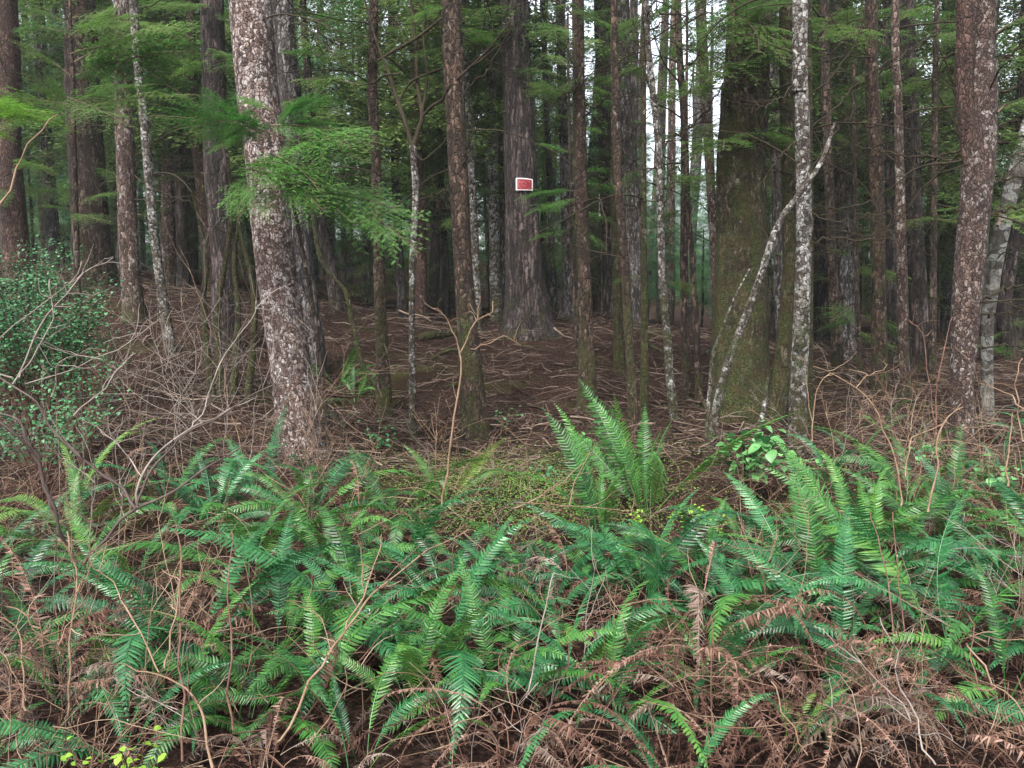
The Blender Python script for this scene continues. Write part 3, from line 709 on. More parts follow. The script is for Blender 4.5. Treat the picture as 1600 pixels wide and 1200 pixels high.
for q in [(893, 300, 812, 312, -.4), (893, 290, 985, 305, -.3), (893, 310, 830, 335, -.5), (893, 270, 950, 265, -.3), (893, 330, 960, 350, -.4), (893, 360, 830, 375, .2), (893, 240, 840, 225, .2), (893, 200, 950, 210, .3),
          (890, 150, 820, 130, -.2), (890, 160, 965, 165, -.3), (890, 110, 850, 80, .3), (890, 80, 940, 60, .3), (893, 350, 945, 390, -.2)]:
    bough('h3', *q[:4], dy=q[4], lib='g' if q[0] < 892 else 'b')
T('h4', 'young_hemlock', "young hemlock with low flat boughs behind the cluster of trunks at right", 'hemlock',
  [(1345, 600), (1340, 480), (1336, 300), (1334, 100)], [9, 7, 6, 4], 'brown', d=13, H=None)
for q in [(1340, 500, 1270, 520, -.3), (1340, 490, 1420, 530, -.4), (1340, 480, 1290, 505, -.6), (1340, 515, 1400, 550, -.5), (1338, 400, 1290, 390, .2), (1338, 230, 1300, 205, .2), (1338, 200, 1370, 180, .3), (1338, 170, 1300, 150, .2), (1338, 130, 1380, 110, .3)]:
    bough('h4', *q[:4], dy=q[4], lib='g')
for q in [('t14', 767, 160, 720, 195, .1), ('t14', 767, 150, 800, 190, -.5), ('t14', 767, 170, 730, 185, -.4), ('t27', 1168, 60, 1110, 20, -1.2), ('t27', 1168, 50, 1210, 100, -1.2), ('t27', 1165, 100, 1120, 130, -1.2), ('t27', 1165, 220, 1115, 240, -1.2), ('t27', 1166, 20, 1235, 10, -1.0),
          ('t27', 1165, 30, 1175, 80, -1.4), ('t40', 1540, 60, 1610, 40, .8), ('t40', 1540, 100, 1615, 110, .9), ('t40', 1535, 180, 1620, 170, 1.2), ('t40', 1535, 210, 1605, 260, 1.0), ('t40', 1530, 350, 1610, 330, 1.4), ('t43', 1590, 400, 1625, 420, .1),
          ('t43', 1590, 300, 1640, 280, .2), ('t43', 1580, 520, 1530, 535, -.3), ('t43', 1580, 530, 1620, 560, -.3), ('t19', 975, 100, 1020, 130, -.4), ('t19', 975, 190, 1040, 200, -.4), ('t26', 1105, 200, 1150, 240, -.3), ('t26', 1105, 130, 1060, 160, -.3), ('t26', 1107, 240, 1150, 280, -.4), ('t26', 1110, 300, 1060, 290, -.4),
          ('t24', 1068, 220, 1130, 190, .3), ('t24', 1068, 280, 1010, 310, .3), ('t23', 1030, 200, 990, 230, .2), ('t19', 980, 260, 940, 230, -.5), ('t03', 338, 90, 260, 60, -.2), ('t03', 338, 110, 400, 130, .3), ('t11', 585, 190, 540, 215, .2), ('t11', 588, 205, 625, 208, .1),
          ('t17', 908, 120, 870, 150, -.3), ('t17', 908, 140, 960, 150, -.3), ('t17', 908, 190, 860, 180, -.2), ('t51', 885, 370, 860, 420, -.2), ('t22', 1006, 260, 960, 300, .3), ('t22', 1006, 430, 955, 445, .1), ('t23', 1040, 440, 1085, 460, .1)]:
    bough(q[0], *q[1:5], dy=q[5], lib='g')
for key, x, y0, n, ln in [('t11', 583, 10, 4, 70), ('t13', 705, 10, 3, 80), ('t14', 766, 10, 4, 60), ('t17', 904, 5, 5, 75), ('t18', 945, 20, 4, 60), ('t19', 975, 10, 5, 75), ('t23', 1015, 20, 3, 60), ('t24', 1063, 15, 6, 70), ('t26', 1100, 20, 6, 70),
                       ('t27', 1167, 0, 6, 90), ('t29', 1228, 10, 5, 70), ('t33', 1306, 10, 5, 80), ('t35', 1362, 10, 4, 70), ('t38', 1420, 10, 5, 70), ('t39', 1463, 10, 5, 70), ('t42', 1483, 40, 6, 80), ('t16', 808, 10, 4, 80), ('t02', 445, 20, 4, 90), ('t03', 333, 10, 4, 80), ('t07', 192, 10, 4, 80)]:
    for i in range(n):
        y = y0 + i * rnd.uniform(18, 42); sg = 1 if i % 2 else -1
        bough(key, x, y, x + sg * ln * rnd.uniform(.7, 1.2), y + rnd.uniform(5, 40), dy=rnd.uniform(-1.0, .3), lib='g')
# boughs filling the upper left between the trunks
for key, x0, x1, y0, y1, n in [('t07', 130, 300, 0, 160, 7), ('t09', 200, 340, 0, 330, 8), ('t10', 240, 380, 20, 330, 7), ('t02', 440, 560, 20, 260, 6), ('t48', 450, 600, 60, 330, 8), ('t45', 540, 700, 20, 330, 9), ('t46', 590, 720, 0, 350, 7), ('t04', 40, 220, 20, 300, 8), ('t06', 0, 150, 20, 330, 7),
                               ('t47', 620, 760, 100, 420, 6), ('t18', 880, 1010, 50, 400, 4), ('t33', 1260, 1390, 40, 440, 10), ('t42', 1420, 1580, 20, 500, 12), ('t34', 1210, 1340, 60, 440, 8), ('t38', 1370, 1490, 20, 440, 8), ('t43', 1540, 1640, 40, 560, 10), ('t50', 820, 900, 20, 420, 7), ('t51', 840, 940, 60, 440, 7), ('t52', 1180, 1260, 20, 400, 5), ('t24', 1020, 1120, 80, 340, 6), ('t15', 740, 830, 20, 350, 5), ('t44', 690, 780, 60, 380, 6), ('t05', -40, 90, 20, 400, 7)]:
    t, d, ax, b = TREES[key]
    for i in range(n):
        y = y0 + (y1 - y0) * (i + rnd.random()) / n
        w_ = ax(max(.5, at(800, y, d).z - b.z)) + b
        xr = 800 + F * w_.x / d
        xt = x0 if i % 2 else x1
        bough(key, xr, y, xr + (xt - xr) * rnd.uniform(.6, 1.1), y + rnd.uniform(-15, 35), dy=rnd.uniform(-1.2, .8), lib='g', sc=1.1)

# single dead limbs one can follow in the photograph
def limb(key, pl, w0, w1, dy=0., dd=0., twigs=6, seed=1):
    t, d, ax, b = TREES[key]; k = np.random.RandomState(seed + int(pl[0][1]))
    m = 22; n = len(pl)
    P = crm([at(x, y, d + dd + dy * j / (n - 1)) - b for j, (x, y) in enumerate(pl)], m)
    P[1:-1] += k.normal(0, .012, (m - 2, 3)) * np.array([1, 1, 1.5])
    mb = MB(); r = np.linspace(w0, w1, m) * .36 * mpp(d); mb.tube(P, r, 6)
    for _ in range(twigs * 2):
        q = k.randint(4, m); dr = k.normal(0, 1, 3); dr /= np.linalg.norm(dr); dr = dr * .8 + (P[-1] - P[0]) / np.linalg.norm(P[-1] - P[0]) * .6
        pp = [P[q]]; l = k.uniform(.15, .6)
        for j in range(7):
            dr = dr + k.normal(0, .2, 3); dr /= np.linalg.norm(dr); pp.append(pp[-1] + dr * l / 7)
        mb.tube(pp, np.linspace(.004, .0016, 8), 4, cap=False)
    link("limb", mb.mesh("limb", M_deadbr, True), t)
for q in [('t40', [(1545, 60), (1575, 40), (1610, 15)], 6, 3, .3), ('t40', [(1545, 100), (1580, 85), (1612, 55)], 7, 3, .4), ('t40', [(1550, 150), (1580, 140), (1612, 118)], 5, 3, .2), ('t40', [(1548, 215), (1570, 195), (1612, 178)], 8, 4, .4),
          ('t40', [(1550, 228), (1580, 218), (1612, 212)], 8, 4, .3), ('t40', [(1545, 292), (1580, 278), (1612, 272)], 6, 3, .2), ('t40', [(1540, 335), (1575, 328), (1612, 318)], 6, 3, .5), ('t40', [(1530, 470), (1570, 452), (1612, 440)], 7, 4, .4),
          ('t40', [(1525, 495), (1570, 490), (1612, 488)], 5, 3, .4), ('t40', [(1530, 545), (1570, 540), (1612, 545)], 5, 3, .4), ('t40', [(1518, 72), (1470, 92), (1410, 122)], 6, 2, .8), ('t40', [(1505, 250), (1440, 262), (1395, 292), (1340, 322), (1270, 338)], 5, 2, .8),
          ('t40', [(1505, 252), (1440, 246), (1370, 236), (1330, 225)], 5, 2, 1.), ('t40', [(1500, 240), (1460, 275), (1400, 345), (1340, 375), (1270, 400)], 5, 2, 1.), ('t40', [(1505, 235), (1455, 250), (1415, 280)], 6, 3, .6), ('t40', [(1512, 160), (1470, 130), (1430, 125)], 4, 2, .8),
          ('t35', [(1362, 42), (1325, 44), (1295, 34), (1265, 8)], 8, 4, -.3), ('t35', [(1362, 46), (1310, 68), (1262, 92)], 5, 2, -.4), ('t35', [(1368, 120), (1400, 95), (1460, 55), (1500, 20)], 5, 2, -.5), ('t35', [(1370, 200), (1330, 190), (1290, 150)], 4, 2, -.5),
          ('t31', [(1267, 200), (1310, 165), (1350, 120), (1400, 92), (1450, 60)], 5, 2, .5), ('t31', [(1267, 262), (1310, 200), (1345, 165)], 5, 2, .3), ('t31', [(1266, 150), (1300, 120), (1340, 60), (1350, 10)], 5, 2, .3), ('t31', [(1266, 80), (1290, 40), (1320, 0)], 5, 3, .2),
          ('t24', [(1068, 112), (1105, 75), (1138, 38)], 5, 2, -.3), ('t24', [(1070, 205), (1115, 160), (1145, 95)], 5, 2, -.3), ('t24', [(1070, 270), (1030, 240), (990, 225)], 4, 2, .3), ('t24', [(1066, 60), (1035, 25), (1020, -10)], 4, 2, .2),
          ('t23', [(1016, 140), (1000, 80), (988, 15)], 5, 3, .1), ('t23', [(1032, 232), (1075, 200), (1125, 185)], 5, 2, .2), ('t23', [(1034, 330), (1050, 290), (1048, 250)], 4, 2, .2), ('t23', [(1012, 50), (1040, 30), (1060, 0)], 4, 2, .2),
          ('t13', [(722, 270), (728, 240), (745, 198)], 4, 2, -.3), ('t13', [(712, 285), (690, 300), (655, 312)], 4, 2, -.4), ('t13', [(710, 160), (760, 110), (800, 40)], 5, 2, -.3), ('t13', [(706, 60), (680, 40), (655, 10)], 4, 2, -.2),
          ('t04', [(140, 50), (200, 90), (255, 128), (330, 180)], 5, 2, -2.), ('t04', [(140, 100), (210, 150), (240, 200)], 5, 2, -2.), ('t07', [(205, 270), (250, 300), (320, 325)], 4, 2, -.8), ('t07', [(200, 190), (160, 195), (110, 195)], 3, 1.5, -.6), ('t07', [(203, 310), (260, 315), (310, 300)], 4, 2, -.5),
          ('t17', [(910, 120), (890, 150), (850, 165)], 4, 2, -.3), ('t17', [(912, 180), (950, 150), (990, 90)], 4, 2, -.3), ('t19', [(978, 60), (1010, 20), (1030, -10)], 5, 2, -.4), ('t16', [(830, 60), (870, 30), (900, 0)], 5, 2, -.5), ('t30', [(1246, 130), (1210, 160), (1170, 175)], 4, 2, -.3),
          ('t30', [(1245, 220), (1200, 270), (1190, 330)], 4, 2, -.3), ('t30', [(1262, 330), (1300, 345), (1370, 335), (1420, 320)], 4, 2, -.3), ('t30', [(1262, 380), (1310, 372), (1360, 378), (1440, 345)], 4, 2, -.3), ('t39', [(1460, 140), (1490, 190), (1510, 260)], 4, 2, -.2), ('t39', [(1460, 60), (1485, 120), (1505, 200)], 4, 2, .2)]:
    limb(*q)
# ------------------------------------------------------------------ the red sign
t, d, ax, b = TREES['t16']
c = at(821, 292, d); cc = ax(c.z - b.z) + b; rr = .5 * 53 * mpp(d) * 1.13
sg = empty("sign", (cc.x, cc.y, c.z), "small red sign with a white border fixed to the thick dark trunk", "sign")
def patch(a0, a1, z0, z1, r, m, name, nseg=10, th=.004, taper=0.):
    mb = MB(); vs = []
    for i in range(nseg + 1):
        u = i / nseg; a = a0 + (a1 - a0) * u
        zt = z1 - taper * u * u
        for rad in (r, r + th):
            vs += [(rad * math.sin(a), -rad * math.cos(a), z0), (rad * math.sin(a), -rad * math.cos(a), zt)]
    q = []
    for i in range(nseg):
        o = i * 4; p = o + 4
        q += [[o + 2, p + 2, p + 3, o + 3], [o, o + 1, p + 1, p], [o + 1, o + 3, p + 3, p + 1], [o, p, p + 2, o + 2]]
    q += [[0, 2, 3, 1], [nseg * 4, nseg * 4 + 1, nseg * 4 + 3, nseg * 4 + 2]]
    mb.add(vs, q); return link(name, mb.mesh(name, m), sg)
def paint(name, c, r=.5):
    m, n, b_, o = mat_new(name); b_.inputs["Base Color"].default_value = (*c, 1); b_.inputs["Roughness"].default_value = r
    geo = N(n, "ShaderNodeNewGeometry")
    n.links.new(mix(n, ramp(n, noise(n, geo.outputs["Position"], 30, 5, .7), [(.45, (0, 0, 0)), (.75, (.6, .6, .6))]), c, [x * .5 for x in c]), b_.inputs["Base Color"])
    return m
MW, MR, MP = paint("sign_white", (.6, .55, .56)), paint("sign_red", (.17, .006, .014)), paint("sign_worn_print", (.36, .10, .11))
hw = 13 * mpp(d); a0, a1 = -.30, .58; hz = .112
patch(a0, a1, -hz, hz, rr, MW, "border", taper=.018)
patch(a0 + .07, a1 - .07, -hz + .018, hz - .02, rr + .006, MR, "face", taper=.016)
def smark(pl, r0):
    mb = MB()
    P = [((rr + .013) * math.sin(a), -(rr + .013) * math.cos(a), z) for a, z in pl]
    mb.tube(crm(P, 14), r0, 5); link("worn_print", mb.mesh("worn_print", MP), sg)
smark([(-.13, -.05), (-.18, .0), (-.13, .04), (-.07, .055)], .006)
smark([(-.04, .02), (.05, .03), (.14, .03), (.20, .0)], .006)
smark([(.02, -.02), (.10, -.03), (.20, -.045)], .005)
smark([(.26, .05), (.34, .045), (.43, .03)], .004)

# ------------------------------------------------------------------ trees farther back
k = random.Random(5)
bgm = ['dark', 'dark', 'grey', 'brown', 'red', 'palered', 'dark']
marks = [(5, "left-edge mossy trunk"), (80, "slender grey trunk"), (145, "broad dark brown trunk"), (200, "lichen-dotted brown trunk"), (240, "slanting slim grey trunk"), (285, "dark straight trunk"), (345, "dark scaly trunk"),
         (425, "big leaning trunk"), (505, "black left-leaning trunk"), (591, "slim mottled trunk"), (647, "thin white sapling"), (724, "central mossy trunk"), (771, "pale lichened trunk"), (820, "sign tree"), (885, "flared grey trunk"),
         (913, "straight mossy trunk"), (952, "nearly black trunk"), (988, "grey furrowed trunk"), (1034, "wavy white-patched stem"), (1069, "straight dark slim trunk"), (1117, "pale gap-side trunk"), (1160, "huge mossy trunk"),
         (1233, "curved mossy trunk"), (1256, "upright white-patched trunk"), (1322, "thick violet-grey trunk"), (1373, "cluster's leftmost trunk"), (1432, "cluster's thickest trunk"), (1484, "pale-barked grey trunk"), (1523, "forked red-brown trunk")]
def between(px):
    if px < marks[0][0]: return "left of the " + marks[0][1]
    if px > marks[-1][0]: return "right of the " + marks[-1][1]
    for (p0, n0), (p1, n1) in zip(marks, marks[1:]):
        if p0 <= px <= p1: return "between the %s and the %s" % (n0, n1)
look = dict(dark="dark", grey="grey", brown="brown", red="reddish", palered="speckled")
TM = {}
for mk in set(bgm):
    for v in range(2):
        tmp = empty("tmp", (0, 0, 0), None, None)
        o = trunk_obj(tmp, [(0, 0, -.3), (.1, 0, 5), (.05, .1, 11), (0, 0, 18)], [.17, .13, .10, .05], mk, 40 + v, 12, lump=.08, step=.4)
        TM[mk, v] = o.data
        bpy.data.objects.remove(o); bpy.data.objects.remove(tmp)
spots = []
NF = 130
for i in range(NF * 6):
    if len(spots) >= NF: break
    y = 19 + 34 * (k.random() ** .8); px = k.uniform(-140, 1740)
    x = (px - 800) / F * y
    if y < 24 and 900 < px < 1160: continue
    if 860 < px < 1180 and k.random() < .6: continue
    if any((x - a) ** 2 + (y - b_) ** 2 < 1.3 ** 2 for a, b_, _ in spots): continue
    spots.append((x, y, px))
for x, y, px in spots:
    mk = k.choice(bgm)
    t = empty("far_tree", (x, y, float(tz(x, y))), look[mk] + " far trunk " + between(px), "tree", "far trunks behind the nearer trees")
    o = link("trunk", TM[mk, k.randrange(2)], t)
    s = k.uniform(.7, 1.6); o.scale = (s, s, k.uniform(.85, 1.15)); o.rotation_euler = (k.uniform(-.04, .04), k.uniform(-.05, .05), k.uniform(0, 6.28))
    gap = 900 < px < 1190
    if gap and k.random() < .75: continue
    z0 = k.uniform(2.2, 5.5) if px < 900 else k.uniform(1.8, 6)
    far = y > 34
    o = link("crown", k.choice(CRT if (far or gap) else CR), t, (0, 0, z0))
    s = k.uniform(.8, 1.3) * (.6 if gap else .8 if px > 900 else 1); o.scale = (s, s, k.uniform(.7, 1.2) * (.65 if gap else 1)); o.rotation_euler = (0, 0, k.uniform(0, 6.28))

# young hemlocks under the far trees
und = [(60, 24, .5), (170, 27, .5), (270, 25, .45), (400, 29, .5), (520, 26, .5), (590, 23, .4), (700, 27, .5), (770, 30, .5), (860, 24, .45), (905, 29, .5), (1000, 31, .45), (1050, 27, .4), (1095, 24, .35), (1150, 33, .5), (1215, 24, .45),
       (1265, 28, .5), (1340, 23, .4), (1390, 27, .5), (1460, 20, .4), (1490, 26, .5), (1560, 22, .45), (1590, 29, .5), (935, 21, .3), (1030, 20, .22), (20, 20, .4), (1450, 31, .5), (340, 22, .35), (650, 31, .5)]
for px, y, s in und:
    x = (px - 800) / F * y
    t = empty("young_hemlock", (x, y, float(tz(x, y))), "young green hemlock %s" % between(px), "hemlock", "young hemlocks under the far trees")
    o = link("trunk", TM['brown', 0], t); o.scale = (.3, .3, .5 * s)
    o = link("crown", (CRT if 960 < px < 1180 else CR)[k.randrange(3)], t, (0, 0, k.uniform(.6, 1.6)))
    o.scale = (s * 1.5, s * 1.5, s); o.rotation_euler = (0, 0, k.uniform(0, 6.28))

# the far wood that reads as one mass
wood = MB(); k2 = np.random.RandomState(9)
for i in range(200):
    y = k2.uniform(56, 84); px = k2.uniform(-250, 1850) if i < 150 else k2.uniform(880, 1180); x = (px - 800) / F * y
    gap = 900 < px < 1170
    s = (k2.uniform(.35, .80) if gap else k2.uniform(1.0, 1.6) if px < 480 else k2.uniform(.7, 1.25))
    o = CMB[k2.randint(len(CMB))]
    M = Matrix.Translation((x, y, float(tz(x, y)) - .5 - (0 if i % 3 else 4))) @ Matrix.Rotation(k2.rand() * 6.28, 4, 'Z') @ Matrix.Diagonal((s * 1.5, s * 1.5, s * 1.25, 1))
    wood.transform_add(o, M)
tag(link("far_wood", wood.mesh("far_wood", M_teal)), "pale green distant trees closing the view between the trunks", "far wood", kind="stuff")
# ------------------------------------------------------------------ litter, sticks, moss
k = np.random.RandomState(21)
sticks = MB()
n_ = 9000
for i in range(n_):
    y = 7.5 + 14 * k.rand() ** 1.1; x = k.uniform(-.72, .72) * y
    l = k.uniform(.12, .7) * (2.2 if k.rand() < .08 else 1); a = k.uniform(0, 6.283); r = k.uniform(.002, .006) * (1 + l)
    if k.rand() < .04: r *= 3
    d = np.array([math.cos(a), math.sin(a)])
    m = 4 if l < .6 else 6
    P = []
    off = k.uniform(.0, .10) + (.12 if k.rand() < .2 else 0)
    tilt = k.normal(0, .12)
    for j in range(m):
        u = j / (m - 1) - .5
        xx, yy = x + d[0] * l * u + k.normal(0, .02) * l, y + d[1] * l * u + k.normal(0, .02) * l
        P.append((xx, yy, float(tz(xx, yy)) + r + off + tilt * l * u + .02 + k.normal(0, .012)))
    sticks.tube(P, np.linspace(r, r * .4, m), 3, cap=False)
for key, (t_, d_, ax_, b_) in TREES.items():      # debris gathered at the trunks' feet
    if d_ > 18 or key.startswith('h'): continue
    for i in range(26):
        a = k.uniform(0, 6.283); rr = k.uniform(.12, .55); x, y = b_.x + math.cos(a) * rr, b_.y + math.sin(a) * rr
        l = k.uniform(.1, .5); a = k.uniform(0, 6.283); r = k.uniform(.002, .006)
        P = [(x + math.cos(a) * l * u, y + math.sin(a) * l * u, float(tz(x + math.cos(a) * l * u, y + math.sin(a) * l * u)) + .02 + k.uniform(0, .06) + .3 * l * u * (i % 3 == 0)) for u in (-.5, -.1, .2, .5)]
        sticks.tube(P, np.linspace(r, r * .4, 4), 3, cap=False)
tag(link("stick_litter", sticks.mesh("stick_litter", M_stick, True)), "fallen twigs and sticks strewn over the dark forest floor", "twigs", kind="stuff")
# brushwood: broken dead branches lying on the slope
bw = MB(); DBM = [dead_branch(700 + i, 1.3) for i in range(5)]
for i in range(150):
    y = 8.3 + 13 * k.rand(); x = k.uniform(-.7, .7) * y
    M = Matrix.Translation((x, y, float(tz(x, y)) + k.uniform(.02, .16))) @ Matrix.Rotation(k.rand() * 6.28, 4, 'Z') @ Matrix.Rotation(k.uniform(.05, .35), 4, 'Y') @ Matrix.Diagonal((k.uniform(.5, 1.3), 1, .45, 1))
    bw.transform_add(DBM[k.randint(5)], M)
tag(link("brushwood", bw.mesh("brushwood", M_stick, True)), "broken dead branches littering the dark slope between the trunks", "brushwood", kind="stuff")
# dead brown frond litter in the foreground
lit = MB()
for i in range(430):
    y = 1.7 + 6.0 * k.rand() ** 1.25; x = k.uniform(-.75, .75) * y
    if y > 5.5 and abs(x) < 1.3: continue
    g = DMB[k.randint(len(DMB))]
    s = k.uniform(.4, .95)
    M = Matrix.Translation((x, y, float(tz(x, y)) + k.uniform(.02, .22))) @ Matrix.Rotation(k.rand() * 6.28, 4, 'Z') @ Matrix.Rotation(k.uniform(.1, .9), 4, 'Y') @ Matrix.Rotation(k.uniform(-1.2, 1.2), 4, 'X') @ Matrix.Diagonal((s, s, s * .6, 1))
    lit.transform_add(g, M)
tag(link("dead_frond_litter", lit.mesh("dead_frond_litter", M_ferndead)), "rusty brown dead fern fronds and litter between the green ferns", "leaf litter", kind="stuff")
# dry grass stalks and thin runners in the foreground
run = MB()
for i in range(900):
    y = 1.9 + 6.6 * k.rand() ** 1.1; x = k.uniform(-.75, .75) * y
    l = k.uniform(.15, .75); a = k.uniform(0, 6.283); h = k.uniform(.02, .45)
    P = [np.array([x, y, float(tz(x, y)) + h * .6])]; d = np.array([math.cos(a), math.sin(a), k.uniform(-.15, .6)])
    for j in range(6):
        d = d + k.normal(0, .22, 3) + np.array([0, 0, -.06]); d /= np.linalg.norm(d); P.append(P[-1] + d * l / 6)
    run.tube(P, np.linspace(.0024, .0009, 7), 3, cap=False)
tag(link("dry_stem_tangle", run.mesh("dry_stem_tangle", M_twigred, True)), "thin reddish dry stems tangled among the ferns", "dry stems", kind="stuff")
run2 = MB()
for i in range(1000):
    y = 2.2 + 7 * k.rand(); x = k.uniform(-.75, .75) * y
    l = k.uniform(.2, .8); a = k.uniform(0, 6.283); h = k.uniform(.05, .5)
    P = [np.array([x, y, float(tz(x, y)) + h * .6])]; d = np.array([math.cos(a), math.sin(a), k.uniform(-.1, .5)])
    for j in range(7):
        d = d + k.normal(0, .2, 3) + np.array([0, 0, -.09]); d /= np.linalg.norm(d); P.append(P[-1] + d * l / 7)
    run2.tube(P, np.linspace(.0026, .001, 8), 3, cap=False)
tag(link("dry_grass", run2.mesh("dry_grass", M_twigtan, True)), "straw-coloured dry grass and runners among the ferns", "dry grass", kind="stuff")
# low leafy and mossy cover in the small clearing behind the ferns
gc = MB()
for i in range(30000):
    if k.rand() < .7: x, y = k.normal(.15, .75), k.uniform(5.4, 8.6)
    else: y = k.uniform(5, 11); x = k.uniform(-.7, .7) * y
    z = float(tz(x, y)) + k.uniform(0, .16) * (1 if y < 9 else .4)
    s = k.uniform(.006, .020); a = k.rand() * 6.283
    d = np.array([math.cos(a), math.sin(a), k.uniform(-.2, .6)]) * s; w_ = np.array([-math.sin(a), math.cos(a), k.uniform(-.5, .5)]) * s * .45
    c = np.array([x, y, z]); gc.add([c, c + d * .5 + w_, c + d * 1.1, c + d * .5 - w_], [[0, 1, 2, 3]])
tag(link("ground_cover", gc.mesh("ground_cover", M_mossy)), "yellow-green moss and tiny leaves covering the small clearing behind the ferns", "ground cover", kind="stuff")

# fallen logs and branches on the slope
def log(pl, ws, d0, d1, mk, label, name="fallen_branch", cat="fallen branch", lift=.06):
    P = []
    for i, (x, y) in enumerate(pl):
        P.append(at(x, y, d0 + (d1 - d0) * i / (len(pl) - 1)))
    base = P[0].copy()
    C = crm([p - base for p in P], 24)
    r = np.interp(np.linspace(0, 1, 24), np.linspace(0, 1, len(ws)), ws) * .5 * mpp((d0 + d1) / 2)
    kk = np.random.RandomState(int(pl[0][0])); C[1:-1] += kk.normal(0, .12, (22, 3)) * r[1:-1, None]
    mb = MB(); mb.tube(C, r * kk.uniform(.85, 1.15, 24), 10)
    tag(link(name, mb.mesh(name, B[mk], True), None, base), label, cat)
log([(655, 527), (690, 522), (722, 518)], [12, 13, 11], 13, 13, 'moss', "short moss-covered log on the slope left of the central trunk's foot", "fallen_log", "log")
log([(497, 620), (515, 645), (540, 668)], [9, 10, 7], 9.3, 8.8, 'white', "pale rotting branch lying right of the big leaning tree's foot")
log([(800, 555), (835, 560), (880, 568)], [5, 6, 3], 14, 13.5, 'grey', "thin grey branch lying below the roots of the sign tree")
log([(1015, 540), (1060, 560), (1105, 575)], [7, 6, 4], 13.5, 13, 'brown', "brown fallen branch behind the wavy white-patched stem")
log([(1085, 560), (1110, 545), (1125, 525)], [8, 9, 8], 13, 13.5, 'dark', "dark fallen branch at the left foot of the huge mossy trunk")
log([(675, 560), (700, 548), (735, 545)], [6, 6, 3], 12.5, 12.4, 'moss', "mossy bent branch under the short mossy log")
log([(690, 606), (715, 600), (738, 596)], [6, 6, 4], 11.3, 11.3, 'moss', "mossy branch low on the slope left of the central trunk")
log([(40, 430), (90, 452), (150, 478)], [14, 13, 9], 12.5, 12, 'dark', "dark fallen trunk on the bank above the glossy shrub", "fallen_log", "log")
log([(1320, 560), (1345, 566), (1370, 572)], [22, 24, 14], 16, 15.5, 'grey', "grey weathered log behind the cluster of trunks at right", "fallen_log", "log")
log([(1415, 638), (1440, 634), (1468, 630)], [8, 9, 7], 11, 11, 'moss', "yellow-mossed stick lying right of the cluster's foot")
log([(1165, 755), (1172, 720), (1182, 690), (1193, 640), (1200, 590)], [11, 10, 9, 8, 5], 6.4, 6.9, 'white', "broken whitish stick leaning behind the broad-leaved plant")
log([(1160, 735), (1140, 700), (1118, 672), (1104, 640), (1090, 600)], [6, 6, 5, 4, 3], 6.2, 6.6, 'red', "brown curved stick rising left of the broad-leaved plant")

# ------------------------------------------------------------------ sword ferns
fk = random.Random(77)
def fern(px, py, Y, label, group=None, n=14, s=.95, lib=None, dead=4, spread=1.0, az0=None, azs=None):
    p = at(px, py, Y); x = p.x; z = float(tz(x, Y))
    t = empty("sword_fern", (x, Y, z), label, "fern", group)
    lib = lib or FR
    a0 = fk.uniform(0, 6.28); n = max(5, int(n * .8)); s *= 1.1
    for i in range(n):
        if azs: az = R(azs[i % len(azs)]) + fk.uniform(-.15, .15)
        else: az = a0 + 6.283 * i / n + fk.uniform(-.3, .3)
        o = link("frond", fk.choice(lib), t, (math.cos(az) * .04, math.sin(az) * .04, .02))
        o.rotation_euler = (fk.uniform(-.45, .45), fk.uniform(-.35, .45) * spread, az)
        q = s * fk.uniform(.6, 1.15); o.scale = (q, q * fk.uniform(.9, 1.1), q)
    for i in range(dead):
        az = fk.uniform(0, 6.28)
        o = link("dead_frond", fk.choice(FRD), t, (math.cos(az) * .05, math.sin(az) * .05, .03))
        o.rotation_euler = (fk.uniform(-.4, .4), fk.uniform(-.5, .3), az)
        if i % 2: o.data = fk.choice(FRS)
        q = s * fk.uniform(.6, .95); o.scale = (q, q, q)
    return t
def up(az): return az
# prominent ferns: pixel column of the crown, pixel row (only for the ray), depth
fern(1010, 760, 6.0, "tall upright yellow-green fern in front of the left-leaning mossy stem", n=16, s=1.12, lib=FRU + FRU + FRUY, dead=5, azs=[100, 60, 130, 20, 160, 80, 45, 115, -30, 200, -90, 250])
fern(940, 800, 5.3, "arching fern with two long fronds reaching left below the upright fern", n=10, s=.95, lib=FRU + FR, dead=3, azs=[150, 165, 120, 60, 200, 250, 300])
fern(620, 800, 5.6, "bright fern behind the dry sapling at the clearing's left edge", n=14, s=.95, lib=FR, dead=3)
fern(700, 770, 6.3, "small light green fern at the foot of the dry forked sapling", n=10, s=.65, lib=FR + FRY, dead=2)
fern(480, 790, 5.6, "dark green fern covering the foot of the big leaning tree", n=14, s=1.0, lib=FR + FRT, dead=4)
fern(330, 800, 5.4, "teal-green fern under the twiggy thicket left of the big leaning tree", n=14, s=.95, lib=FRT, dead=4)
fern(260, 790, 6.0, "fern below the bare brown hollow at left", n=13, s=.9, lib=FRT + FR, dead=4)
fern(20, 900, 3.9, "broad fern pushing in at the left edge, halfway down", n=12, s=.85, lib=FRT, dead=4)
fern(300, 930, 3.5, "large teal fern with fronds arching left over the brown tangle", n=14, s=.98, lib=FRT, dead=4, azs=[180, 200, 160, 140, 100, 60, 20, -20, 220, 250, 290, 120])
fern(185, 1080, 2.75, "teal fern spreading flat fronds at the lower left corner", n=9, s=.70, lib=FRT, dead=4, azs=[175, 190, 215, 60, 100, 10, 240])
fern(430, 950, 3.6, "dense green fern left of the foreground's pale forked twig", n=16, s=.95, lib=FR + FRT, dead=3)
fern(560, 940, 3.8, "large fern under the foreground's pale forked twig", n=16, s=1.0, lib=FRT + FR, dead=3)
fern(690, 960, 3.5, "glossy fern right of the pale forked twig, arching to the middle", n=15, s=.95, lib=FRT, dead=4)
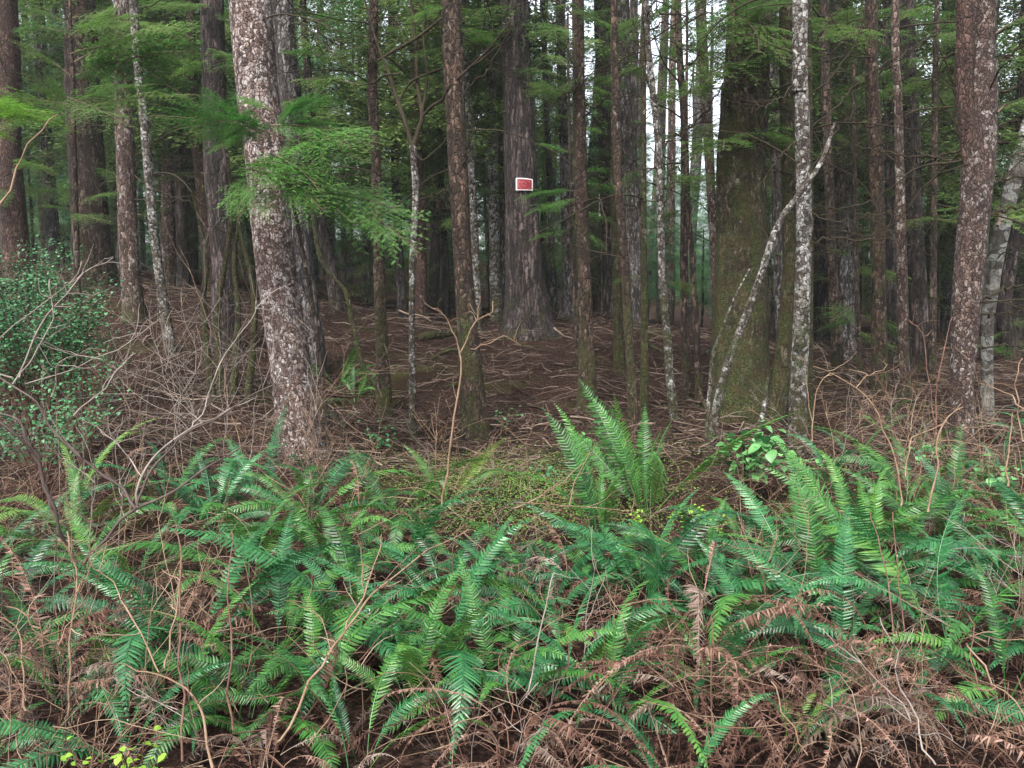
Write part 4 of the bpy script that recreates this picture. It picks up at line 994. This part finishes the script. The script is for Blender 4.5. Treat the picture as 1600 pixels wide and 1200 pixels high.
fern(560, 1110, 2.7, "low fern with one long frond sweeping right at the bottom", n=7, s=.62, lib=FRT + FR, dead=4, azs=[-8, 12, 50, 120, 200, -25, 250])
fern(790, 880, 4.3, "blue-green fern just left of the photo's centre line", n=13, s=.68, lib=FRT, dead=4)
fern(850, 930, 3.9, "fern at centre with a drooping frond hiding brown stalks", n=14, s=.88, lib=FRT + FR, dead=6)
fern(960, 1040, 3.0, "fern with a long frond hanging down left of the curtain of dead fronds", n=10, s=.72, lib=FRT + FR, dead=6, azs=[-70, -110, 160, 190, 60, 20, 240])
fern(1010, 880, 4.2, "teal fern above the curtain of dead brown fronds", n=16, s=.98, lib=FRT, dead=5)
fern(1100, 850, 4.6, "bright fern in front of the broad-leaved plant", n=15, s=.85, lib=FRT + FR, dead=4)
fern(1060, 1180, 2.5, "small fern low at the bottom right of centre", n=5, s=.45, lib=FRT, dead=3, azs=[150, 60, 20, 180, 110])
fern(1190, 940, 3.7, "dark fern right of the curtain of dead brown fronds", n=15, s=.95, lib=FR + FRT, dead=5)
fern(1290, 880, 4.2, "large upright fern in the right bank, fronds catching light", n=15, s=.82, lib=FR + FRT, dead=4)
fern(1320, 970, 3.5, "fern whose curled teal tips overhang the dark hollow at lower right", n=13, s=.88, lib=FRT, dead=6, azs=[200, 240, 170, 130, 90, 60, 20, 270, 300])
fern(1230, 1100, 2.8, "small yellowing fern frond cluster beside the dark hollow", n=4, s=.45, lib=FR + FRY, dead=4, azs=[5, 160, 60, 30])
fern(1480, 950, 3.6, "large fern spreading right from the reddish stalks", n=16, s=1.0, lib=FRT + FR, dead=5)
fern(1580, 990, 3.2, "dark fern cut by the right edge above the brown fronds", n=12, s=.85, lib=FR, dead=6)
fern(1390, 850, 4.6, "fern with a pale straw-yellow frond beside it on the right bank", n=15, s=.95, lib=FR, dead=5)
fern(1530, 840, 4.8, "light green fern below the forked red-brown trunk", n=14, s=.9, lib=FRT + FR, dead=6)
fern(1250, 770, 5.6, "fern at the foot of the upright white-patched trunk", n=12, s=.55, lib=FR + FRT, dead=3)
fern(1420, 760, 6.0, "fern half hidden by arching bare canes on the right", n=12, s=.9, lib=FR, dead=5)
fern(525, 520, 11.5, "dark fern high on the slope between the big leaning tree and the mottled trunk", n=14, s=.95, lib=FR, dead=4)
fern(555, 560, 11, "fern hanging below the dark fern high on the slope", n=10, s=.8, lib=FR, dead=6)
fern(110, 690, 5.6, "pale straw-green fern among dark stems at left", n=12, s=.95, lib=FRY, dead=5)
fmarks = [(300, 3.5, "large teal fern arching left"), (430, 3.6, "dense green fern beside the pale forked twig"), (560, 3.8, "large fern under the pale forked twig"), (690, 3.5, "glossy fern right of the forked twig"),
          (790, 4.3, "blue-green fern near the centre line"), (850, 3.9, "fern hiding brown stalks at centre"), (1010, 4.2, "teal fern above the dead frond curtain"), (1100, 4.6, "bright fern before the broad-leaved plant"),
          (1190, 3.7, "dark fern right of the dead curtain"), (1290, 4.2, "large upright fern of the right bank"), (1480, 3.6, "large fern beside the reddish stalks"), (1010, 6.0, "tall upright yellow-green fern"), (480, 5.6, "fern at the big leaning tree"),
          (330, 5.4, "teal-green fern under the twiggy thicket"), (1420, 6.0, "fern half hidden by arching canes"), (20, 3.9, "broad fern at the left edge"), (1530, 4.8, "light green fern below the forked trunk"), (185, 2.75, "flat teal fern at lower left")]
used = set()
def fern_label(px, Y):
    x = (px - 800) / F * Y; c = []
    for mx, mY, nm in fmarks:
        dx, dy = x - (mx - 800) / F * mY, Y - mY
        rel = ("behind" if dy > 0 else "in front of") if abs(dy) > abs(dx) else ("right of" if dx > 0 else "left of")
        if (rel, nm) not in used: c.append((math.hypot(dx, dy), rel, nm))
    c.sort(); used.add(c[0][1:])
    return "sword fern just %s the %s" % c[0][1:]
for px, Y, s in [(1655, 3.7, .85), (1650, 4.7, .85), (-50, 4.5, .8), (-45, 3.5, .8), (1330, 7.6, .6), (1425, 8.3, .6), (1565, 7.4, .6), (1365, 9.6, .55), (1600, 9.0, .6), (130, 4.9, .9), (200, 4.3, .85), (390, 4.5, .95), (520, 4.6, .95), (640, 4.5, .85), (745, 4.5, .5), (870, 4.5, .5), (700, 4.1, .7), (950, 4.6, .7), (1160, 5.0, .7), (1330, 5.1, .95), (1240, 4.7, .95), (1460, 5.2, .9),
                 (1570, 5.8, .9), (1590, 4.2, .85), (1400, 4.1, .9), (1120, 4.0, .85), (480, 3.1, .7), (380, 3.0, .65), (780, 3.2, .72), (640, 3.1, .65), (60, 5.3, .8), (420, 5.9, .8), (1500, 6.6, .8), (880, 3.3, .7), (1130, 3.2, .6), (270, 3.0, .6), (1420, 3.1, .6), (500, 6.6, .7), (1290, 6.6, .6), (90, 3.2, .6)]:
    fern(px, 900, Y, fern_label(px, Y), 'ferns of the crowded bank', n=fk.randint(10, 15), s=s, lib=fk.choice([FR, FRT, FRT + FR]), dead=fk.randint(3, 6))
# clumps of nothing but dead fronds
for px, Y, s, n, lab in [(1085, 3.35, 1.0, 22, "curtain of drooping dark red-brown dead fronds right of centre"), (1110, 3.0, .9, 20, "heap of brown fallen fronds in front of the dead frond curtain"), (800, 2.65, .75, 20, "rusty matted heap of dead fronds at the bottom centre"),
                         (60, 3.1, .9, 22, "brown tangle of dead fronds at the left edge"), (240, 3.4, .8, 16, "withered brown fern behind the flat teal fronds at lower left"), (1290, 2.8, .75, 18, "dead brown fern around the dark hollow at lower right"),
                         (1500, 2.7, .8, 20, "pale crisp dead fern in the lower right corner"), (1380, 3.2, .9, 14, "dead fern with upright reddish stalks on the right bank"), (400, 2.5, .6, 16, "orange-brown curled dead frond clump at the bottom left of centre"), (900, 4.1, .8, 12, "dead fern showing through the greens at the photo's middle"),
                         (200, 6.2, .8, 14, "rust-red dead fern on the edge of the bare hollow at left"), (1560, 5.2, .9, 14, "brown dead fern below the pale leaning trunk"), (640, 2.5, .55, 12, "dull brown dead fronds under the long sweeping green frond"), (560, 5.2, .7, 9, "dead fern standing left of the clearing"), (1180, 2.5, .6, 14, "brown matted fronds at the bottom right of centre")]:
    p = at(px, 900, Y); t = empty("dead_fern", (p.x, Y, float(tz(p.x, Y))), lab, "dead fern")
    cur = 'curtain' in lab or 'matted' in lab or 'hollow' in lab or 'stalks' in lab
    for i in range(int(n * 1.7) if cur else n):
        az = fk.uniform(0, 6.28)
        o = link("dead_frond", fk.choice(FRS if cur and i % 5 else FRD), t, (math.cos(az) * .06, math.sin(az) * .06, fk.uniform(.02, .3) * s))
        o.rotation_euler = (fk.uniform(-.5, .5), fk.uniform(-.7, .4), az)
        q = s * fk.uniform(.55, 1.1); o.scale = (q, q, q)

# ------------------------------------------------------------------ broad-leaved plants
def leaf_plant(name, px, py, Y, label, cat, mat, h, rad, nl, ls, seed, stems=6, z0=None, wr=.5, jit=.13):
    k = np.random.RandomState(seed)
    p = at(px, py, Y); z = float(tz(p.x, Y))
    top = max(p.z - z, .15)
    t = empty(name, (p.x, Y, z), label, cat)
    st = MB(); lf = MB()
    for i in range(stems):
        a = k.rand() * 6.28; e = np.array([math.cos(a) * rad * k.uniform(.3, 1), math.sin(a) * rad * k.uniform(.3, 1) * .8, top + h * k.uniform(-.6, .6)])
        m = 8; u = np.linspace(0, 1, m)[:, None]
        C = e * np.concatenate([u ** 1.4, u ** 1.4, u ** .8], 1) + k.normal(0, .012, (m, 3)) * (u > 0)
        st.tube(C, np.linspace(.004, .0015, m), 4, cap=False)
        for j in range(nl // stems):
            v = k.uniform(.35 if jit > .1 else .6, 1.0); f = v * (m - 1); q = min(int(f), m - 2); c = C[q] + (C[q + 1] - C[q]) * (f - q) + k.normal(0, rad * jit, 3)
            a2 = k.rand() * 6.28; s = ls * k.uniform(.6, 1.2); pit = k.uniform(-.6, .3)
            d = np.array([math.cos(a2) * math.cos(pit), math.sin(a2) * math.cos(pit), math.sin(pit)]); w_ = np.array([-math.sin(a2), math.cos(a2), k.uniform(-.35, .35)]); w_ /= np.linalg.norm(w_); nn = np.cross(d, w_)
            if nn[2] < 0: nn = -nn
            vs = []
            for qq, ww in ((0, .12), (.2, .75), (.45, 1.0), (.75, .7), (1, .05)):
                cc = c + d * s * qq - nn * s * .25 * qq * qq
                vs += [cc - w_ * s * wr * ww + nn * s * .10 * ww, cc, cc + w_ * s * wr * ww + nn * s * .10 * ww]
            qs = []
            for r_ in range(4):
                o = r_ * 3; qs += [[o, o + 1, o + 4, o + 3], [o + 1, o + 2, o + 5, o + 4]]
            lf.add(vs, qs)
    link("stems", st.mesh("stems", M_twigred, True), t); link("foliage", lf.mesh("foliage", mat, True), t)
leaf_plant("salal_shrub", 1178, 680, 6.4, "broad-leaved glossy green plant before the huge mossy trunk's foot", "shrub", M_broad, .28, .36, 130, .105, 1, 12, wr=.42)
leaf_plant("salal_shrub", 925, 680, 8.0, "small broad-leaved plant left of the upright yellow-green fern", "shrub", M_broad, .18, .25, 40, .08, 2, 7, wr=.42)
leaf_plant("salal_shrub", 600, 668, 8.8, "dark leafy plant at the mottled trunk's mossy foot", "shrub", M_huck, .15, .3, 60, .06, 3, 8)
leaf_plant("salal_shrub", 1560, 720, 6.4, "glossy leafy plant below the pale leaning trunk at right", "shrub", M_broad, .2, .4, 70, .07, 4, 9)
leaf_plant("salal_shrub", 1440, 690, 7.6, "small leafy plant in the canes right of the cluster", "shrub", M_broad, .15, .3, 40, .06, 5, 7)
leaf_plant("small_plant", 870, 740, 7.2, "low bright leafy plant in the mossy clearing", "plant", M_huck, .1, .4, 90, .04, 6, 9)
leaf_plant("small_plant", 790, 640, 9.6, "tiny leafy plant right of the central trunk's foot", "plant", M_huck, .1, .25, 50, .04, 7, 6)
leaf_plant("small_plant", 1250, 720, 7.4, "leafy plant at the foot of the white-patched trunk", "plant", M_broad, .12, .3, 40, .07, 8, 6)
leaf_plant("huckleberry_bush", 45, 480, 7.6, "dense small-leaved glossy bush at the left edge, largest of its kind", "bush", M_huck, .60, .95, 9000, .030, 9, 110, jit=.045)
leaf_plant("huckleberry_bush", 120, 545, 7.0, "low sprigs of small glossy leaves beside the bare hollow", "bush", M_huck, .25, .5, 500, .032, 10, 32, jit=.045)
leaf_plant("huckleberry_bush", 60, 640, 6.2, "leafy bush behind the dark crossing stems at left", "bush", M_huck, .3, .7, 1500, .03, 11, 40, jit=.045)
leaf_plant("huckleberry_bush", 10, 400, 9.5, "small-leaved bush higher on the bank at the left edge", "bush", M_huck, .5, .9, 4500, .034, 12, 70, jit=.045)
for i, (px, Y) in enumerate([(1075, 4.9), (1120, 5.0), (990, 5.2), (165, 2.4), (200, 2.4)]):
    leaf_plant("lime_seedling", px, 790 if i < 3 else 1160, Y, ["lime-green seedling between the ferns under the broad-leaved plant", "lime-green leaves right of the seedling under the broad-leaved plant", "yellow-green seedling in front of the upright fern",
               "lime-green leaves at the bottom left corner", "small lime leaves right of those at the bottom left corner"][i], "seedling", M_lime, .06, .14, 40, .028, 20 + i, 5)

# ------------------------------------------------------------------ bare shrubs, canes and stalks
def shrub_from(name, label, cat, lines, mat, d, seed, twigs=0, tl=.35, group=None):
    """lines: list of (pixel polyline, width px start, end, depth at end)"""
    k = np.random.RandomState(seed)
    b = at(lines[0][0][0][0], lines[0][0][0][1], d)
    t = empty(name, b, label, cat, group)
    for i, (pl, w0, w1, d1) in enumerate(lines):
        n = len(pl); m = max(8, n * 5)
        P = crm([at(x, y, d + (d1 - d) * (j / (n - 1))) - b for j, (x, y) in enumerate(pl)], m)
        kn = k.normal(0, .007, (m // 3 + 2, 3)); P[1:-1] += np.stack([np.interp(np.arange(1, m - 1) / 3, np.arange(len(kn)), kn[:, c_]) for c_ in range(3)], 1)
        mb = MB(); r = np.linspace(w0, w1, m) * k.uniform(.85, 1.15, m) * .31 * mpp(d)
        mb.tube(P, r, 6)
        for _ in range(twigs):
            q = k.randint(int(m * .3), m); dr = k.normal(0, 1, 3); dr[2] = abs(dr[2]) * .8; dr /= np.linalg.norm(dr)
            pp = [P[min(q, m - 1)]]; l = tl * k.uniform(.3, 1)
            for j in range(6):
                dr = dr + k.normal(0, .22, 3); dr /= np.linalg.norm(dr); pp.append(pp[-1] + dr * l / 6)
            mb.tube(pp, np.linspace(min(r[-1] * 1.0, .0022) + .0004, .0010, 7), 4, cap=False)
        link("stem" if i == 0 else "branch", mb.mesh("stem", mat, True), t)
S = shrub_from
S('bare_sapling', "thin tan forked sapling standing before the central mossy trunk", 'sapling', [([(688, 800), (697, 740), (711, 650), (718, 590), (719, 555)], 6.5, 4.5, 5.3), ([(719, 557), (706, 515), (692, 490), (676, 482)], 4.5, 2, 5.2), ([(719, 557), (735, 515), (748, 500), (768, 490), (770, 470)], 4.5, 2, 5.4),
   ([(735, 545), (765, 535), (790, 525), (815, 540)], 3, 1.5, 5.4), ([(735, 515), (748, 490), (750, 462)], 3, 1.5, 5.3)], M_twigtan, 5.3, 1, 3, .2)
S('bare_cane', "pale tan forked twig rising from the bottom across the middle-left ferns", 'twig', [([(432, 1160), (470, 1095), (515, 1025), (540, 985)], 8, 7, 2.75), ([(540, 985), (565, 940), (590, 870), (596, 835)], 6, 3, 2.8), ([(540, 985), (580, 930), (640, 885), (690, 850), (740, 828)], 6.5, 3, 3.0), ([(590, 920), (635, 915), (690, 918), (715, 945)], 3, 1.5, 3),
   ([(520, 1020), (500, 960), (480, 945)], 3, 1.5, 2.8), ([(556, 950), (545, 920), (533, 900)], 3, 1.5, 2.8)], M_twigtan, 2.5, 2, 4, .2)
S('dark_shrub', "dark bare shrub of thick arching stems at left", 'shrub', [([(120, 890), (160, 850), (205, 800), (260, 770), (320, 735), (370, 700), (400, 655)], 10, 4, 3.6), ([(212, 795), (170, 745), (100, 690), (55, 630), (0, 590)], 8, 5, 3.4), ([(215, 790), (232, 735), (270, 700), (300, 672), (360, 640), (420, 605), (480, 600)], 7, 3, 3.7),
   ([(85, 805), (60, 720), (30, 660), (-10, 640)], 9, 6, 3.3), ([(120, 885), (95, 840), (70, 760), (40, 690), (-10, 650)], 10, 6, 3.2)], M_twigdark, 3.3, 3, 5, .3)
S('bare_shrub', "pale bare shrub with long crossing twigs at the upper left edge", 'shrub', [([(20, 600), (70, 500), (130, 430), (177, 402)], 5, 2.5, 4.2), ([(20, 590), (-30, 560), (60, 480), (115, 435), (127, 408)], 4, 2, 4.2), ([(30, 590), (60, 545), (78, 490), (77, 437)], 4, 2.5, 4.1), ([(40, 600), (130, 570), (200, 535), (248, 500)], 4, 2, 4.3), ([(115, 650), (150, 620), (190, 570), (212, 552)], 5, 3, 4.2), ([(80, 620), (100, 560), (160, 560), (153, 552)], 3, 2, 4)],
   M_twiggrey, 4.0, 4, 5, .3)
S('bare_cane', "long pale knobbly twig slanting at the upper left edge toward the lime leaves", 'twig', [([(-30, 380), (0, 328), (30, 260), (55, 212), (80, 185), (90, 180)], 6, 3, 2.6)], M_twigtan, 2.5, 5, 0)
S('bare_shrub', "grey arching stem rising right of the dark bare shrub", 'shrub', [([(215, 800), (222, 745), (250, 705), (300, 668), (362, 640), (400, 622)], 7, 3, 4.3), ([(300, 668), (320, 640), (345, 560), (390, 505), (400, 470)], 4, 2, 4.4), ([(222, 745), (190, 700), (150, 665)], 4, 2, 4.3)], M_twiggrey, 4.0, 6, 6, .4)
S('bare_cane', "arching pale cane with two side shoots at right of the white-patched trunk", 'cane', [([(1408, 790), (1400, 730), (1385, 680), (1365, 640), (1338, 605), (1300, 580), (1270, 572)], 5, 2, 4.7), ([(1338, 607), (1350, 590), (1372, 580), (1385, 570)], 3, 1.5, 4.8)], M_twigtan, 4.5, 7, 3, .25)
S('bare_cane', "upright cane bending right below the forked red-brown trunk", 'cane', [([(1450, 800), (1462, 740), (1466, 690), (1480, 655), (1505, 636)], 6, 3, 4.6), ([(1415, 745), (1425, 695), (1450, 672), (1480, 655)], 4, 2, 4.5), ([(1466, 690), (1500, 690), (1560, 705), (1590, 720)], 3, 2, 4.6)], M_twigtan, 4.4, 8, 3, .25)
S('bare_cane', "thin cane standing left of the forked red-brown trunk", 'cane', [([(1462, 680), (1465, 610), (1475, 550), (1488, 495)], 4, 2, 5.6), ([(1462, 660), (1450, 590), (1440, 520), (1420, 500)], 3, 2, 5.7)], M_twigred, 5.6, 9, 3, .2)
S('bare_cane', "bare cane bent over left of the arching pale cane", 'cane', [([(1268, 690), (1272, 640), (1285, 590), (1303, 582)], 4, 2, 5.6), ([(1270, 660), (1262, 610), (1256, 560)], 3, 1.5, 5.6)], M_twigtan, 5.6, 10, 3, .2)
S('bare_cane', "pale straight cane at the right edge beside the pale leaning trunk", 'cane', [([(1575, 760), (1578, 700), (1582, 645)], 5, 3, 4.4), ([(1600, 690), (1588, 640), (1590, 580), (1598, 560)], 4, 2, 4.4), ([(1600, 640), (1575, 615), (1540, 598), (1530, 600)], 4, 2, 4.5)], M_twigtan, 4.3, 11, 2, .2)
S('bare_cane', "whitish forked twig lying over the lower right corner", 'twig', [([(1462, 1195), (1440, 1150), (1424, 1125), (1405, 1060), (1402, 1010), (1375, 965)], 6, 3, 2.6), ([(1424, 1130), (1395, 1080), (1350, 1045), (1330, 1010)], 4, 2, 2.6), ([(1425, 1130), (1380, 1100), (1330, 1120), (1300, 1105)], 3, 1.5, 2.6), ([(1424, 1128), (1390, 1095), (1310, 1085)], 2.5, 1.5, 2.6), ([(1424, 1145), (1480, 1150), (1530, 1190)], 3, 2, 2.5)], M_twiggrey, 2.3, 12, 3, .2)
S('bare_cane', "long straight pale twig slanting at the right edge of the lower corner", 'twig', [([(1510, 1005), (1540, 1050), (1570, 1085), (1610, 1130)], 5, 4, 2.5)], M_twigtan, 2.7, 13, 1, .15)
S('bare_cane', "thin straight twig pointing down beside the small yellowing frond", 'twig', [([(1205, 1065), (1230, 1120), (1262, 1180)], 3.5, 3, 2.3)], M_twigtan, 2.6, 14, 1, .15)
S('bare_stalk', "upright reddish stalk in front of the dead frond curtain", 'stalk', [([(1115, 1170), (1113, 1060), (1112, 965)], 4, 3, 2.7)], M_twigred, 2.6, 15, 0)
S('bare_stalk', "slanting dark stalk running up the middle ferns left of the dead curtain", 'stalk', [([(820, 1195), (850, 1130), (875, 1060), (895, 1000)], 5, 3, 2.8)], M_twigdark, 2.4, 16, 1, .2)
S('bare_stalk', "grey curving stalk among the centre ferns", 'stalk', [([(822, 1090), (840, 1010), (858, 950), (865, 895)], 5, 3, 3.0)], M_twiggrey, 2.8, 17, 1, .2)
S('bare_stalk', "tan upright stalk in the brown tangle at left", 'stalk', [([(105, 1120), (108, 1020), (115, 930), (112, 860), (105, 830)], 7, 4, 2.9), ([(115, 930), (135, 900), (140, 880)], 4, 2, 2.9)], M_twigtan, 2.7, 18, 4, .25)
S('bare_stalk', "tall red-brown stalk through the teal fern at left", 'stalk', [([(285, 1190), (285, 1080), (283, 980), (280, 900), (275, 830)], 7, 4, 3.0)], M_twigred, 2.5, 19, 1, .2)
S('bare_stalk', "tall rusty stalk left of the dense green fern", 'stalk', [([(364, 1140), (360, 1000), (358, 900), (362, 830)], 7, 3, 3.1)], M_twigred, 2.7, 20, 1, .2)
S('bare_cane', "tan cane curving down to the bottom from the lower left ferns", 'cane', [([(332, 1200), (318, 1120), (290, 1080), (240, 1048), (200, 1040)], 8, 3, 2.6), ([(248, 1050), (220, 990), (190, 930), (150, 890)], 5, 3, 2.7), ([(257, 1045), (265, 985), (278, 930), (280, 890)], 5, 2.5, 2.7)], M_twigtan, 2.3, 21, 4, .2)
S('bare_cane', "looping pale cane at the left edge low down", 'cane', [([(40, 1110), (35, 1030), (25, 990), (0, 965)], 5, 3, 2.5), ([(0, 945), (40, 965), (80, 1000), (100, 1030)], 4, 3, 2.5), ([(40, 1095), (12, 1030), (-10, 1010)], 3, 2, 2.5)], M_twigtan, 2.4, 22, 4, .2)
S('bare_cane', "straw-coloured cane sweeping across the fern tops behind the clearing's ferns", 'cane', [([(800, 795), (850, 770), (890, 745), (915, 722)], 5, 2, 4.6), ([(800, 785), (900, 792), (1000, 800)], 3, 2, 4.6), ([(890, 790), (900, 750), (925, 705)], 3, 2, 4.6)], M_twigtan, 4.4, 23, 4, .3)
S('bare_stalk', "dark red pair of stalks rising through the right bank ferns", 'stalk', [([(1425, 1030), (1410, 960), (1400, 880), (1395, 800)], 4, 2.5, 3.4), ([(1398, 1000), (1385, 900), (1370, 830), (1360, 800)], 4, 2.5, 3.4)], M_twigred, 3.2, 24, 1, .2)
S('bare_stalk', "thin upright stalk by the large fern at the right edge", 'stalk', [([(1530, 1080), (1518, 1010), (1513, 960)], 4, 3, 3.0)], M_twigred, 2.8, 25, 1, .2)
# procedural twiggy shrubs
def wild(name, label, px, py, Y, h, n, mat, seed, r=.0045, group=None, lean=0.):
    k = np.random.RandomState(seed); p = at(px, py, Y)
    b = Vector((p.x, Y, float(tz(p.x, Y)) - .02)); t = empty(name, b, label, 'shrub', group)
    def grow(mb, q, d, l, rr, lev):
        m = max(5, int(l / .05)); P = [q]
        for i in range(m):
            d = d + k.normal(0, .10, 3) + np.array([lean * .02, 0, .02 if lev == 0 else .0]); d /= np.linalg.norm(d); P.append(P[-1] + d * l / m)
        mb.tube(P, np.linspace(rr, max(.0009, rr * .35), m + 1), 5 if lev == 0 else 4, cap=False)
        if lev < 3:
            for _ in range(k.randint(3, 7) if lev == 0 else k.randint(1, 4)):
                i = k.randint(m // 3, m); s_ = k.normal(0, 1, 3); s_ /= np.linalg.norm(s_); dd = d * .6 + s_ * .75; dd[2] += .1; dd /= np.linalg.norm(dd)
                grow(mb, P[i], dd, l * k.uniform(.25, .6), rr * .55, lev + 1)
    for i in range(n):
        a = k.rand() * 6.28; s_ = k.uniform(.1, .6)
        mb = MB(); grow(mb, np.array([math.cos(a) * .12, math.sin(a) * .12, 0.]), np.array([math.cos(a) * s_ + lean, math.sin(a) * s_, 1.]) / math.hypot(1, s_), h * k.uniform(.6, 1.1), r * k.uniform(.7, 1.2), 0)
        link("stem", mb.mesh("stem", mat if k.rand() < .55 else [M_twigdark, M_twigtan, M_twiggrey][k.randint(3)], True), t)
W = wild
W('bare_shrub', "dense thicket of fine pale twigs left of the big leaning tree's foot", 390, 700, 6.4, 1.7, 8, M_twiggrey, 31)
W('bare_shrub', "reddish twiggy shrub in the thicket, touching the leaning tree's base", 430, 720, 6.0, .9, 6, M_twigred, 32, .0035)
W('bare_shrub', "tall pale twiggy shrub above the bare hollow at left", 300, 690, 7.0, 1.9, 6, M_twiggrey, 33)
W('bare_shrub', "twiggy shrub in front of the slim pale grey slanting trunk", 240, 600, 8.0, 1.9, 5, M_twiggrey, 34)
W('bare_shrub', "thin-twigged shrub below the lichen-dotted pale brown trunk", 185, 560, 8.6, 1.8, 5, M_twigtan, 35)
W('bare_shrub', "low bare shrub between the mottled trunk and the big leaning tree", 545, 720, 6.4, .9, 7, M_twigtan, 36, .004)
W('bare_shrub', "sparse pale shrub right of the thin white forked sapling", 680, 740, 6.6, .9, 5, M_twigtan, 37, .0035)
W('bare_shrub', "bare brush of tan twigs in the clearing right of the central trunk", 800, 740, 6.6, .55, 7, M_twigtan, 38, .003)
W('bare_shrub', "brush of bare twigs between the white-patched trunk and the cluster", 1320, 690, 7.4, 1.0, 8, M_twigtan, 39, .004)
W('bare_shrub', "fine bare shrub in front of the cluster's feet", 1400, 690, 8.4, 1.0, 8, M_twigred, 40, .004)
W('bare_shrub', "bare brush around the foot of the forked red-brown trunk", 1500, 740, 6.6, 1.1, 9, M_twigtan, 41, .004)
W('bare_shrub', "dry shrub at the right edge among leafy plants", 1580, 760, 5.6, 1.0, 7, M_twigtan, 42, .004)
W('bare_shrub', "wiry tan shrub over the brown tangle at the left edge", 30, 980, 3.0, .9, 9, M_twigtan, 43, .0032)
W('bare_shrub', "wiry shrub with red-brown twigs in front of the brown tangle at left", 170, 980, 3.1, .75, 8, M_twigred, 44, .003)
W('bare_shrub', "wiry bare shrub behind the teal fern at left", 130, 760, 4.4, 1.1, 7, M_twiggrey, 45, .004)
W('bare_shrub', "wiry low shrub over the crisp dead fern in the lower right corner", 1480, 1080, 2.7, .5, 7, M_twigtan, 46, .0025)
W('bare_shrub', "fine dry brush beside the dark hollow at lower right", 1330, 1100, 2.8, .45, 6, M_twigred, 47, .0025)
W('bare_shrub', "fine dry brush at the bottom centre heap", 760, 1120, 2.6, .4, 6, M_twigred, 48, .0022)
W('bare_shrub', "thin dry brush in the lower left corner", 60, 1130, 2.45, .5, 7, M_twigtan, 49, .0025)
for i, (px, Y, lab) in enumerate([(1240, 3.8, "sparse tan twigs rising through the ferns left of the reddish stalks"), (1560, 3.6, "sparse tan twigs rising through the ferns near the right edge"), (720, 4.4, "few thin tan twigs arching over the ferns left of the centre line"),
        (520, 5.0, "few thin twigs above the ferns at the big leaning tree's foot"), (940, 3.4, "few bare twigs over the dead frond curtain"), (300, 2.9, "thin crossing twigs over the teal ferns at lower left"), (1400, 5.2, "tall thin twigs over the right bank ferns"), (60, 4.2, "tall wiry twigs at the left edge above the brown tangle"), (1180, 5.6, "few thin twigs beside the broad-leaved plant")]):
    W('bare_shrub', lab, px, 900, Y, [.8, .8, .85, .9, .6, .7, 1.1, 1.1, .8][i], 5, M_twigtan, 60 + i, .0032)
# the lime maple leaves by the upper left twig
b = at(45, 175, 5.2)
T('h5', 'young_hemlock', "thin young hemlock with one lime-green bough at the upper left edge", 'hemlock', [(-25, 700), (-30, 400), (-40, 170)], [7, 6, 4], 'brown', d=5.2, H=None)
M_hemL = leafmat("hemlock_lime", [(.06, .17, .015), (.11, .26, .025), (.18, .34, .04)], .5, .35, .4, 1.1, .3)
LB = [bough_mesh("lime_bough", 340 + i, M_hemL, L=1.4 + .15 * i) for i in range(2)]
for q in [(-38, 190, 92, 178, -.3), (-38, 180, 60, 160, -.2), (-38, 200, 15, 222, -.2), (-38, 185, 75, 192, -.1)]:
    o = bough('h5', *q[:4], dy=q[4], lib='b'); o.data = LB[rnd.randrange(2)]

# ------------------------------------------------------------------ the damp air between the trunks
mb = MB(); x0, x1, y0, y1, z0, z1 = -110, 110, -12, 104, -2.5, 34
V = [(x, y, z) for z in (z0, z1) for y in (y0, y1) for x in (x0, x1)]
mb.add(V, [[0, 2, 3, 1], [4, 5, 7, 6], [0, 1, 5, 4], [2, 6, 7, 3], [0, 4, 6, 2], [1, 3, 7, 5]])
hm = bpy.data.materials.new("haze"); hm.use_nodes = True; hn = hm.node_tree; hn.nodes.clear()
ho = hn.nodes.new("ShaderNodeOutputMaterial"); hv = hn.nodes.new("ShaderNodeVolumePrincipled")
hv.inputs["Color"].default_value = (.86, .93, .95, 1); hv.inputs["Density"].default_value = .0007; hv.inputs["Anisotropy"].default_value = .2
hn.links.new(hv.outputs[0], ho.inputs["Volume"])
tag(link("haze", mb.mesh("haze", hm)), "thin damp haze paling the far trunks", "haze", kind="stuff")
SC.cycles.volume_bounces = 1
